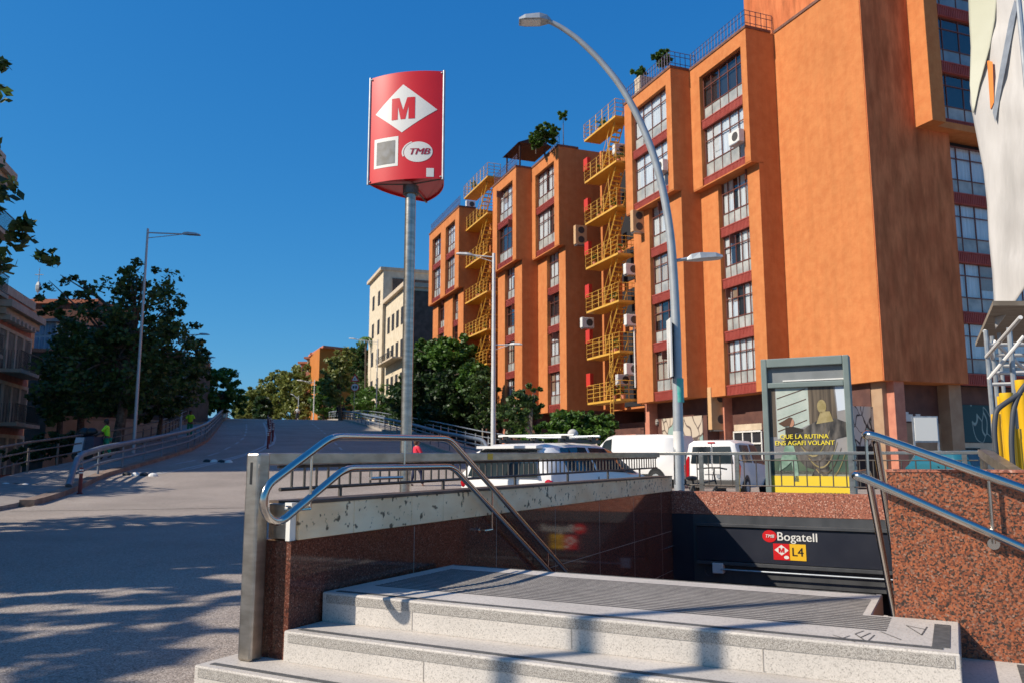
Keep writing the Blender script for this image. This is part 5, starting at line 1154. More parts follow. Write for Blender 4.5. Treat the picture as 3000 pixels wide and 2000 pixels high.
# ================================================================== LEFT BUILDINGS
def rf(wv, l, z): return A2 * wv + R2 * l + UP * z
def facade_building(name, label, w0, w1, l, depth, h_, floors, cols, mw, seed, cornice=True, balc=M_BLK, mwin=None):
    t_ = thing(name, label, 'building', rf((w0 + w1) / 2, l - depth / 2, 0))
    b = MB(); b.fbox(rf, w0, w1, l - depth, l, 0, h_); b.build('wall', mw, t_)
    if cornice:
        b = MB(); b.fbox(rf, w0 - .3, w1 + .3, l - .2, l + .7, h_ - .9, h_ - .5); b.fbox(rf, w0 - .2, w1 + .2, l - .2, l + .4, h_ - 1.3, h_ - .92)
        n = int((w1 - w0) / .8)
        for i in range(n): b.fbox(rf, w0 + i * .8, w0 + i * .8 + .3, l, l + .6, h_ - 1.6, h_ - 1.32)
        b.fbox(rf, w0 - .1, w1 + .1, l - .5, l + .1, h_ + .0, h_ + .5); b.build('cornice', M_BEIGE, t_)
    fh = (h_ - 1.5) / floors
    for f in range(floors):
        for c_ in range(cols):
            wc = w0 + (w1 - w0) * (c_ + .5) / cols; z0 = f * fh + .35; z1 = z0 + fh * .72
            b = MB(); b.fbox(rf, wc - .85, wc - .62, l + .002, l + .09, z0, z1 + .15); b.fbox(rf, wc + .62, wc + .85, l + .002, l + .09, z0, z1 + .15); b.fbox(rf, wc - .62, wc + .62, l + .002, l + .09, z1 - .05, z1 + .15)
            wn_ = b.build('window', M_CREAM, t_)
            b = MB(); b.fbox(rf, wc - .62, wc + .62, l + .001, l + .03, z0, z1 - .05); b.build('pane', mat('dark_shutter', (.10, .09, .08, 1), (.2, .18, .15, 1), scale=2, rough=.5), wn_)
        if f > 0 and balc is not None:
            b = MB(); b.fbox(rf, w0 + .8, w1 - .8, l + .0, l + 1.1, f * fh + .08, f * fh + .28); b.build('balcony', M_BEIGE, t_)
            b = MB(); z_ = f * fh + .28
            for hh in (.05, 1.0): b.fbox(rf, w0 + .8, w1 - .8, l + 1.04, l + 1.08, z_ + hh, z_ + hh + .05)
            n = int((w1 - w0 - 1.6) / .16)
            for i in range(n): b.fbox(rf, w0 + .8 + i * .16, w0 + .82 + i * .16, l + 1.05, l + 1.07, z_ + .1, z_ + 1.0)
            for k in range(8): b.fbox(rf, w0 + .79, w0 + .81, l + k * .14, l + k * .14 + .02, z_, z_ + 1.05)
            b.build('balcony_rail', balc, t_)
    return t_
tb_ = facade_building('corner_building', 'tall ornate beige building with a heavy cornice at the left edge', 38.5, 50.2, -15.3, 12, 17.6, 5, 5, M_BEIGE, 1)
tb2 = facade_building('town_house', 'lower red brick house with iron balconies at the left edge', 50.4, 56.8, -14.9, 12, 10.4, 3, 4, M_BRICK, 2)
gb = thing('glazed_building', 'pale blue glazed gallery under a red tiled roof behind the trees', 'building', gnd(135, 80))
P0_, P1_ = gy(98, 1025, 80), gy(166, 945, 80)
b = MB(); b.box(P0_.x, P1_.x, 80, 90, 0, P1_.z); b.build('wall', mat('pale_blue_frame', (.36, .45, .52, 1), rough=.5), gb)
for i in range(4):
    for j in range(3):
        xw = (P1_.x - P0_.x) / 4; zz = (P1_.z - P0_.z) / 2; b = MB(); x_ = P0_.x + i * xw + .1; z_ = P0_.z - zz * .9 + j * zz * .95
        b.box(x_, x_ + xw - .2, 79.9, 80, z_ + .12, z_ + zz * .95 - .12); b.build('window', mat('blue_window', (.12, .20, .30, 1), (.25, .36, .5, 1), scale=.5, rough=.1), gb)
b = MB(); zr = P1_.z; b.add([(P0_.x - .5, 79.4, zr), (P1_.x + .5, 79.4, zr), (P1_.x + .5, 90, zr), (P0_.x - .5, 90, zr), (P0_.x + .6, 84, zr + 1.3), (P1_.x - .6, 84, zr + 1.3)], [(0, 1, 5, 4), (1, 2, 5), (2, 3, 4, 5), (3, 0, 4), (0, 3, 2, 1)]); b.build('roof', M_TILE, gb)
bb = thing('brick_block', 'dark brick rooftop block behind the glazed gallery', 'building', gnd(165, 95))
P_ = gy(95, 890, 95); P2_ = gy(290, 900, 95); b = MB(); b.box(P_.x, P2_.x, 95, 105, 0, P_.z); b.build('wall', mat('dark_brick', (.10, .04, .03, 1), (.16, .06, .04, 1), scale=3, rough=.9), bb)
b = MB(); b.box(P_.x - .3, P2_.x, 94.7, 105, P_.z, P_.z + .5); b.build('roof_edge', M_TILE, bb)
b = MB(); q = gy(108, 888, 95); b.tube([q, q + UP * 4.2], .05, 4); b.tube([q + UP * 3.4 + Vector((-.5, 0, 0)), q + UP * 3.4 + Vector((.5, 0, 0))], .05, 4); b.ell(q + UP * 1.9, .35, .2, .7, 6, 5); b.build('antenna', M_GALV, bb)
ow = thing('low_building', 'long low beige boundary wall behind the left trees', 'wall', gnd(300, 62)); a_, c_ = gy(135, 1228, 60), gy(640, 1232, 74)
b = MB(); b.prism([(a_.x, a_.y, 0), (c_.x, c_.y, 0), (c_.x, c_.y + .4, 0), (a_.x, a_.y + .4, 0)], UP * 4.2); b.build('wall', mat('sandy_wall', (.42, .27, .17, 1), (.52, .35, .23, 1), scale=1.5, rough=.9, bump=.4), ow)
b = MB(); b.prism([(a_.x, a_.y - .05, 4.2), (c_.x, c_.y - .05, 4.2), (c_.x, c_.y + .45, 4.2), (a_.x, a_.y + .45, 4.2)], UP * .25); b.build('coping', M_TAN, ow)
ow2 = thing('shed_building', 'low building with a tiled eave glimpsed between the left trees', 'building', gnd(220, 68)); a_, c_ = gy(90, 1030, 68), gy(560, 1030, 74)
b = MB(); b.prism([(a_.x, a_.y, 0), (c_.x, c_.y, 0), (c_.x, c_.y + 5, 0), (a_.x, a_.y + 5, 0)], UP * (a_.z)); b.build('wall', M_BROWNW, ow2)
b = MB(); b.prism([(a_.x - .4, a_.y - .4, a_.z), (c_.x, c_.y - .4, a_.z), (c_.x, c_.y + 5, a_.z), (a_.x - .4, a_.y + 5, a_.z)], UP * .3); b.build('roof', M_TILE, ow2)
# far right of the crest: orange house and terraced houses
oh = thing('far_house', 'flat sided burnt orange apartment house beyond the crest', 'building', gnd(965, 130)); a_, c_ = gy(937, 1018, 130), gy(1018, 1018, 136)
b = MB(); b.prism([(a_.x, a_.y, 0), (c_.x + 4, c_.y, 0), (c_.x + 4, c_.y + 12, 0), (a_.x - 4.5, a_.y + 12, 0)], UP * a_.z); b.build('wall', mat('burnt_orange_wall', (.42, .13, .012, 1), (.48, .16, .02, 1), scale=.5, rough=.9), oh)
b = MB(); b.prism([(a_.x + .6, a_.y - .3, a_.z), (c_.x + 4, c_.y, a_.z), (c_.x + 4, c_.y + 12, a_.z), (a_.x - 4.8, a_.y + 12, a_.z)], UP * .35); b.build('roof', M_TILE, oh)
thh = thing('far_house', 'red and white terraced houses stepping down beyond the yellow green trees', 'building', gnd(900, 140))
for i, (x0, x1, yt, m) in enumerate(((918, 938, 1040, M_BRICK), (900, 918, 1052, M_CREAM), (882, 900, 1066, M_BRICK), (864, 882, 1080, M_BRICK))):
    a_ = gy(x0, yt, 140 + i * 4); c_ = gy(x1 + 2, yt, 140 + i * 4); b = MB(); b.box(a_.x, c_.x, a_.y, a_.y + 10, 0, a_.z); w_ = b.build('wall', m, thh)
    b = MB(); b.box(a_.x - .3, c_.x + .1, a_.y - 1.2, a_.y + 10, a_.z, a_.z + .35); b.build('roof', M_TILE, thh)
    for k in range(3):
        b = MB(); b.box(a_.x + .1, c_.x - .15, a_.y - 1.0, a_.y, a_.z - 3.2 - k * 2.9, a_.z - 2.3 - k * 2.9); b.build('balcony', M_BRICK if i % 2 else M_TAN, thh)
        b = MB(); b.box(a_.x + .2, c_.x - .3, a_.y - .05, a_.y, a_.z - 2.2 - k * 2.9, a_.z - .5 - k * 2.9); b.build('window', M_DARK, thh)
# beige block
be = thing('beige_building', 'worn cream apartment building with a dark side wall left of the orange block', 'building', gnd(1180, 75))
AB = Vector((math.sin(R(-20)), math.cos(R(-20)), 0)); BB_ = Vector((math.cos(R(-20)), -math.sin(R(-20)), 0)); AB *= 1.31; BB_ *= 1.31; B0 = gnd(1182, 92)
def ef(a, c_, z): return B0 + AB * a + BB_ * c_ + UP * z
zt1 = gy(1182, 840, 92).z; zt2 = gy(1135, 780, 101).z
b = MB(); b.fbox(ef, 0, 9.0, 0, 12, 0, zt1); b.build('wall', M_CREAM, be)
b = MB(); b.fbox(ef, 9.2, 16.5, -.3, 12, 0, zt2); b.build('wall', M_CREAM, be)
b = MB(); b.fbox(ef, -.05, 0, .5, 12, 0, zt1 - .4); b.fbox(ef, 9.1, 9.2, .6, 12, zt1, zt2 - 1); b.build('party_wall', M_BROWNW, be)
b = MB(); b.fbox(ef, -.2, 9.0, -.35, 12.2, zt1, zt1 + .5); b.fbox(ef, 9.1, 16.8, -.6, 12.3, zt2, zt2 + .4); b.build('cornice', M_BEIGE, be)
for fl_ in range(6):
    for cc in range(4):
        a_ = (1.0 + cc * 2.0) if cc < 4 else 0; z_ = zt1 - 4.0 - fl_ * 3.8
        b = MB(); b.fbox(ef, a_, a_ + 1.0, -.04, .0 - .001, z_, z_ + 2.0); b.build('window', M_DARK, be)
    for cc in range(2):
        z_ = zt2 - 4.2 - fl_ * 3.8; b = MB(); b.fbox(ef, 10.6 + cc * 3, 11.6 + cc * 3, -.34, -.301, z_, z_ + 1.9); b.build('window', M_DARK, be)
    if fl_ in (1, 3, 4):
        z_ = zt1 - 4.3 - fl_ * 3.8; b = MB(); b.fbox(ef, .8, 8.6, -1.0, -.001, z_, z_ + .18); b.build('balcony', M_BEIGE, be)
        b = MB(); b.fbox(ef, .8, 8.6, -1.0, -.96, z_ + .9, z_ + .96)
        for k in range(26): b.fbox(ef, .8 + k * .3, .83 + k * .3, -1.0, -.97, z_ + .18, z_ + .9)
        b.build('balcony_rail', M_GRILL, be)
# ================================================================== STREET LAMPS AND SIGN
def lamp(px, ytop, Y, arms, label, ybase=None, r=.09, m=M_POLE, grp='street lamps along the ramp', lean=0, head=.75):
    top = gy(px, ytop, Y); base = Vector((top.x, Y, hroad(Vector((top.x, Y, 0)).dot(A2)) if abs(Vector((top.x, Y, 0)).dot(R2)) < 11 else 0)); t_ = thing('street_lamp', label, 'street lamp', base, grp)
    b = MB(); b.tube([base, top + UP * .1], [r, r * .6], 8); b.build('pole', m, t_, smooth=True)
    for (ex, ey) in arms:
        e_ = gy(ex, ey, Y); a0 = gy(px, ey if abs(ey - ytop) > 60 else ytop + 6, Y); d_ = (e_ - a0); hl_ = min(head * 1.2, d_.length * .45); h0 = e_ - d_.normalized() * hl_
        b = MB(); b.tube([a0, h0 + UP * .02], .035, 6); b.tube([a0 - UP * .28, h0], .02, 6); b.build('arm', m, t_)
        b = MB(); luminaire(b, h0, d_, hl_, .32, .12); b.build('lamp_head', m, t_)
lamp(433, 676, 40, [(586, 690)], 'tall grey street lamp rising out of the big dark tree on the left')
lamp(1447, 748, 45, [(1336, 745), (1530, 1010)], 'white street lamp post with long upper and short lower arms before the orange block', m=M_WPOLE, r=.15, head=1.1)
lamp(1107, 996, 97, [(1022, 992)], 'pale street lamp in front of the cream building', m=M_WPOLE)
lamp(922, 1113, 108, [(870, 1113)], 'right angled pale street lamp above the crest', m=M_WPOLE)
lamp(875, 1160, 125, [(852, 1153)], 'thin double headed lamp standing on the crest', m=M_WPOLE, r=.07)
lamp(545, 975, 60, [(613, 981)], 'street lamp whose head pokes out right of the left trees')
lamp(560, 1043, 75, [(631, 1047)], 'lower street lamp head right of the left trees')
ts = thing('traffic_sign', 'red bordered warning triangle over a round sign on a thin pole by the ramp rail', 'traffic sign', road_hit(1036, 1235))
P = gy(1040, 1108, 95); bs = Vector((P.x - .05, 95, hroad(Vector((P.x, 95, 0)).dot(A2)))); ts.location = bs
b = MB(); b.tube([bs, P + UP * .5], .04, 6); b.build('pole', M_GALV, ts)
def ngon(b, c_, r, n, rot, m_off): b.prism([c_ + Vector((math.cos(rot + 2 * math.pi * i / n) * r, m_off, math.sin(rot + 2 * math.pi * i / n) * r)) for i in range(n)], Vector((0, .02, 0)))
b = MB(); ngon(b, P + UP * -.03, .64, 3, math.pi / 2, -.06); b.build('triangle_border', M_SIGNR, ts); b = MB(); ngon(b, P + UP * -.03, .40, 3, math.pi / 2, -.085); b.build('triangle_face', M_WHITE, ts)
b = MB(); b.box(P.x - .045, P.x + .045, 95 - .10, 95 - .09, P.z - .12, P.z + .10); b.build('symbol', M_BLK, ts)
P = gy(1040, 1133, 95); b = MB(); ngon(b, P, .49, 20, 0, -.06); b.build('round_border', M_SIGNR, ts); b = MB(); ngon(b, P, .41, 20, 0, -.085); b.build('round_face', M_WHITE, ts)
b = MB(); b.box(P.x - .24, P.x - .05, 94.90, 94.91, P.z - .15, P.z + .15); b.box(P.x + .05, P.x + .24, 94.90, 94.91, P.z - .15, P.z + .15); b.build('figures', M_BLK, ts)
# ================================================================== TOWER ADDED OUT OF VIEW (made up to shade the ramp)
tw_ = thing('apartment_tower', 'tall pale apartment tower outside the left edge shading the ramp', 'building', (-65, 34, 0))
b = MB(); b.box(-72, -57, 16.5, 50, 0, 48); b.build('wall', M_CREAM, tw_)
b = MB(); b.box(-72, -57.3, 50, 84, 0, 41); b.build('lower_wing', M_CREAM, tw_)
for k in range(15):
    b = MB(); b.box(-57, -55.6, 18, 50, 3 + k * 3, 3.2 + k * 3); b.build('balcony', M_BEIGE, tw_)
    b = MB(); b.box(-56.998, -56.9, 18.5, 49.5, 3.6 + k * 3, 5.4 + k * 3); b.build('window_band', M_DARK, tw_)
# two unseen posts added for the long shadows across the steps
lp1 = thing('street_lamp', 'slim street lamp behind the camera whose shadow crosses the landing', 'street lamp', (-5.9, 1.8, 0))
b = MB(); b.tube([(-5.9, 1.8, 0), (-5.9, 1.8, 8.5)], [.07, .045], 10); b.build('pole', M_POLE, lp1)
b = MB(); luminaire(b, Vector((-5.9, 1.8, 8.5)), Vector((.2, -1, .05)), .8, .3, .1); b.build('lamp_head', M_POLE, lp1)
lp2 = thing('traffic_light', 'traffic light post behind the camera whose shadow crosses the steps', 'traffic light', (-3.3, 2.27, 0))
b = MB(); b.tube([(-3.3, 2.27, 0), (-3.3, 2.27, 4.3)], [.055, .05], 10); b.build('pole', M_POLE, lp2)
b = MB(); b.box(-3.42, -3.18, 2.0, 2.22, 2.3, 3.1); b.build('signal_head', M_BLK, lp2, bevel=.02)
# ================================================================== VEHICLES
def interp(T_, x):
    for a, c_ in zip(T_, T_[1:]):
        if x <= c_[0]: u = (x - a[0]) / (c_[0] - a[0]); return [a[i] + (c_[i] - a[i]) * u for i in range(len(a))]
    return list(T_[-1])
def vehicle(name, label, cat, pos, az, S, paint, glass, wheels, W, extras=None, group=None, hub=.31):
    """S: stations (x, z_low, y_belt, z_belt, y_roof, z_roof), x forward; glass: list of ('side', x0, x1, u0, u1) or explicit quads"""
    t_ = thing(name, label, cat, (0, 0, 0), group)
    b = MB(); n = 10; vs = []
    for (x, zl, yb, zb, yr, zr) in S:
        zm = zl + (zb - zl) * .45; hw = yb * 1.0
        vs += [(x, -yb * .92, zl), (x, -hw * 1.01, zm), (x, -yb, zb), (x, -yr - (yb - yr) * .12, zr - (zr - zb) * .12), (x, -yr * .8, zr), (x, yr * .8, zr), (x, yr + (yb - yr) * .12, zr - (zr - zb) * .12), (x, yb, zb), (x, hw * 1.01, zm), (x, yb * .92, zl)]
    fs = []
    for i in range(len(S) - 1):
        for k in range(n): fs.append((i * n + k, i * n + (k + 1) % n, (i + 1) * n + (k + 1) % n, (i + 1) * n + k))
    fs += [tuple(range(n - 1, -1, -1)), tuple((len(S) - 1) * n + k for k in range(n))]
    b.add(vs, fs); bd = b.build('body', paint, t_, smooth=True)
    def side(x, sgn_, u, off=.012):
        _, zl, yb, zb, yr, zr = interp(S, x); return Vector((x, sgn_ * (yb + (yr - yb) * u + off), zb + (zr - zb) * u))
    for g in glass:
        q = MB()
        if g[0] == 'side':
            for sg in (-1, 1):
                q = MB(); xs = [g[1] + (g[2] - g[1]) * i / 3 for i in range(4)]
                lo_ = [side(x, sg, g[3]) for x in xs]; hi_ = [side(x, sg, g[4]) for x in xs[::1]]
                if len(g) > 5: hi_ = [side(g[5] + (g[6] - g[5]) * i / 3, sg, g[4]) for i in range(4)]
                q.add(lo_ + hi_[::-1], [(i, i + 1, 6 - i, 7 - i) for i in range(3)]); q.build('window', M_CARGL, t_)
        else: q.add([Vector(p) for p in g[1:]], [tuple(range(len(g) - 1))]); q.build('window' if g[0] != 'ws' else 'windscreen', M_CARGL, t_)
    for wx in wheels:
        for sg in (-1, 1):
            b = MB(); b.tube([(wx, sg * (W / 2 - .22), hub), (wx, sg * (W / 2 - .2), hub), (wx, sg * (W / 2 + .0), hub), (wx, sg * (W / 2 + .015), hub)], [hub * .9, hub, hub, hub * .9], 20); w_ = b.build('wheel', M_TYRE, t_, smooth=True)
            b = MB(); b.tube([(wx, sg * (W / 2 + .0), hub), (wx, sg * (W / 2 + .02), hub)], hub * .62, 12); b.build('rim', M_GALV, w_)
            b = MB(); b.tube([(wx, sg * (W / 2 - .24), hub + .03), (wx, sg * (W / 2 + .008), hub + .03)], hub * 1.2, 20); b.build('wheel_arch', M_BLK, t_)
    if extras: extras(t_)
    t_.location = pos; t_.rotation_euler = (0, 0, math.pi / 2 - R(az)); return t_
M_CARGL = mat('dark_car_glass', (.012, .016, .02, 1), (.035, .05, .055, 1), scale=1.2, rough=.06, spec=.8)
def bx_(t_, nm, m, *a, **k): b = MB(); b.box(*a); return b.build(nm, m, t_, **k)
HB = [(-2.06, .45, .62, .78, .60, .88), (-2.0, .30, .82, .98, .66, 1.10), (-1.86, .26, .87, 1.0, .60, 1.36), (-1.6, .24, .88, .99, .60, 1.44), (-.9, .24, .88, .97, .61, 1.47), (.1, .24, .88, .95, .60, 1.46), (.5, .24, .88, .94, .58, 1.38), (1.15, .24, .88, .93, .66, 1.03), (1.7, .26, .84, .84, .6, .92), (2.0, .34, .7, .66, .5, .76), (2.06, .4, .55, .55, .4, .62)]
def hb_extra(t_):
    for sg in (-1, 1):
        b = MB(); b.ell((-1.98, sg * .76, .84), .06, .09, .09, 10, 6); b.build('tail_light', M_TAIL, t_)
        bx_(t_, 'door_handle', M_GRILL, -.85, -.70, sg * .885 - .012, sg * .885 + .012, .84, .87); bx_(t_, 'side_trim', M_BLK, -1.5, 1.0, sg * .893 - .006, sg * .893 + .008, .52, .57)
        bx_(t_, 'door_gap', M_BLK, -.585, -.575, sg * .889 - .004, sg * .889 + .006, .35, .93)
        bx_(t_, 'roof_bar_rail', M_BLK, -1.3, .1, sg * .56 - .02, sg * .56 + .02, 1.47, 1.53)
    for x in (-1.1, -.2):
        b = MB(); b.tube([(x, -.72, 1.585), (x, .72, 1.585)], .022, 8); b.build('roof_rack_bar', M_AC if x < -.5 else M_GALV, t_)
        for sg in (-1, 1): bx_(t_, 'rack_foot', M_BLK, x - .06, x + .06, sg * .56 - .04, sg * .56 + .04, 1.50, 1.58)
    bx_(t_, 'spoiler', M_CAR, -1.98, -1.78, -.55, .55, 1.37, 1.41); bx_(t_, 'number_plate', M_AC, -2.085, -2.06, -.26, .26, .55, .66)
    b = MB(); b.box(-2.04, -2.02, -.6, .6, .74, .93); b.build('tailgate_trim', M_CARGL, t_)
    b = MB(); b.tube([(-2.02, 0, 1.03), (-1.965, .35, 1.12)], .01, 5); b.build('wiper', M_BLK, t_)
wc = vehicle('parked_car', 'white hatchback with a silver roof rack parked just behind the stair railing', 'car', (.98, 14.4, 0), 33, HB, M_CAR,
    [('rear', (-2.09, -.64, .94), (-2.09, .64, .94), (-2.03, .58, 1.15), (-1.905, .52, 1.35), (-1.905, -.52, 1.35), (-2.03, -.58, 1.15)), ('side', -1.55, -.62, .10, .86, -1.45, -.62), ('side', -.52, .95, .10, .86, -.52, .38), ('ws', (1.13, -.62, 1.02), (1.13, .62, 1.02), (.53, .52, 1.40), (.53, -.52, 1.40))], (-1.3, 1.28), 1.76, hb_extra)
dk = vehicle('parked_car', 'dark blue car half hidden behind the white hatchback and its roof rack', 'car', (.95, 23.5, 0), -30, HB, M_CARD,
    [('rear', (-2.09, -.64, .94), (-2.09, .64, .94), (-2.03, .58, 1.15), (-1.905, .52, 1.35), (-1.905, -.52, 1.35), (-2.03, -.58, 1.15)), ('side', -1.55, -.62, .10, .86, -1.45, -.62), ('side', -.52, .95, .10, .86, -.52, .38), ('ws', (1.13, -.62, 1.02), (1.13, .62, 1.02), (.53, .52, 1.40), (.53, -.52, 1.40))], (-1.3, 1.28), 1.76, None)
tc_ = vehicle('parked_car', 'teal car seen through the gap under the sloping steel beam at the far right', 'car', (13.4, 24.0, 0), 60, HB, M_CART,
    [('side', -1.55, -.62, .10, .86, -1.45, -.62), ('side', -.52, .95, .10, .86, -.52, .38), ('ws', (1.13, -.62, 1.02), (1.13, .62, 1.02), (.53, .52, 1.40), (.53, -.52, 1.40))], (-1.3, 1.28), 1.76, None)
VN = [(-2.42, .42, .86, 1.05, .80, 1.80), (-2.36, .34, .92, 1.08, .82, 1.95), (-1.6, .32, .94, 1.10, .80, 2.0), (.6, .32, .94, 1.10, .79, 2.0), (.95, .32, .94, 1.10, .76, 1.93), (1.75, .32, .93, 1.06, .78, 1.22), (2.2, .36, .88, .88, .7, 1.02), (2.42, .42, .7, .6, .55, .74)]
def vn_extra(t_):
    for sg in (-1, 1): bx_(t_, 'tail_light', M_TAIL, -2.44, -2.38, sg * .86 - .07, sg * .86 + .07, .75, 1.12); bx_(t_, 'door_mirror', M_BLK, 1.25, 1.4, sg * .98 - .07, sg * 1.0 + .07, 1.12, 1.34)
    bx_(t_, 'number_plate', M_AC, -2.45, -2.42, -.26, .26, .6, .72)
    for sg in (-1, 1): bx_(t_, 'sill_trim', M_BLK, -1.6, 1.0, sg * .945 - .01, sg * .945 + .012, .45, .52)
bigvan = vehicle('delivery_van', 'plain white panel van parked facing left in front of the orange block', 'van', (5.5, 37.0, 0), -50, VN, M_CAR,
    [('side', .62, 1.62, .06, .84, .62, 1.08), ('ws', (1.76, -.70, 1.24), (1.76, .70, 1.24), (1.0, .68, 1.90), (1.0, -.68, 1.90))], (-1.55, 1.5), 1.9, vn_extra, hub=.33)
bigvan.scale = (1.04, 1.04, 1.14)
KG = [(-2.10, .40, .84, 1.02, .74, 1.72), (-2.06, .32, .90, 1.04, .74, 1.80), (-1.5, .28, .91, 1.05, .72, 1.84), (.3, .28, .91, 1.03, .70, 1.83), (.65, .28, .91, 1.02, .66, 1.72), (1.25, .28, .90, 1.0, .70, 1.15), (1.8, .32, .86, .88, .62, .98), (2.10, .4, .7, .6, .5, .7)]
def kg_extra(t_):
    for sg in (-1, 1):
        b = MB(); b.prism([(-2.125, sg * .76, .62), (-2.125, sg * .90, .62), (-2.125, sg * .93, 1.0), (-2.125, sg * .80, 1.32), (-2.125, sg * .74, 1.30)], Vector((.09, 0, 0))); b.build('tail_light', M_TAIL, t_, bevel=.02)
    bx_(t_, 'number_plate', M_AC, -2.135, -2.11, -.27, .27, .74, .86); bx_(t_, 'door_gap', M_BLK, -2.116, -2.10, -.005, .005, .45, 1.75)
    bx_(t_, 'brake_light', M_TAIL, -2.12, -2.06, -.12, .12, 1.72, 1.77); bx_(t_, 'rear_bumper', M_GRILL, -2.17, -2.05, -.85, .85, .34, .56, bevel=.03)
    b = MB(); b.tube([(-2.122, .12, 1.02), (-2.122, .40, 1.20)], .01, 5); b.build('wiper', M_BLK, t_)
    b = MB(); b.tube([(-2.13, -.2, .66), (-2.11, -.2, .66)], .06, 14); b.build('badge', M_GALV, t_)
vehicle('delivery_van', 'small high roofed white van seen from behind, left of the advertising panel', 'van', (7.55, 28.6, 0), 31, KG, M_CAR,
    [('rear', (-2.118, -.70, 1.08), (-2.118, -.03, 1.08), (-2.118, -.03, 1.62), (-2.118, -.62, 1.62)), ('rear', (-2.118, .70, 1.08), (-2.118, .03, 1.08), (-2.118, .03, 1.62), (-2.118, .62, 1.62)), ('side', -1.7, -.6, .08, .80, -1.65, -.6), ('side', -.4, 1.1, .06, .84, -.4, .72), ('ws', (1.27, -.6, 1.17), (1.27, .6, 1.17), (.68, .56, 1.70), (.68, -.56, 1.70))], (-1.35, 1.35), 1.83, kg_extra)
def bicycle(label, pos, az):
    t_ = thing('bicycle', label, 'bicycle', (0, 0, 0), 'bicycles locked behind the parapet railing')
    for x in (-.52, .52):
        b = MB(); b.tube([(x + .33 * math.cos(a * .2618), 0, .34 + .33 * math.sin(a * .2618)) for a in range(25)], .016, 6, closed_ends=False); b.build('wheel', M_TYRE, t_)
    b = MB()
    for p, q in (((-.52, 0, .34), (-.08, 0, .30)), ((-.08, 0, .30), (-.2, 0, .82)), ((-.2, 0, .76), (-.52, 0, .34)), ((-.2, 0, .76), (.36, 0, .82)), ((-.08, 0, .30), (.38, 0, .72)), ((.34, 0, .95), (.52, 0, .34))): b.tube([p, q], .016, 6)
    b.build('frame', M_GRILL, t_)
    b = MB(); b.tube([(.3, -.28, 1.0), (.36, -.1, 1.02), (.36, .1, 1.02), (.3, .28, 1.0)], .014, 6); b.tube([(.35, 0, .93), (.36, 0, 1.02)], .014, 6); b.build('handlebar', M_BLK, t_)
    b = MB(); b.ell((-.22, 0, .86), .13, .07, .04, 10, 5); b.build('saddle', M_BLK, t_)
    t_.location = pos; t_.rotation_euler = (0, 0, math.pi / 2 - R(az))
bicycle('black bicycle locked behind the railing just right of the curved lamp', Vector((3.0, 13.2, .05)), 50)
bicycle('bicycle parked before the entrance notice right of the advertising panel', gnd(2700, 23), 80)
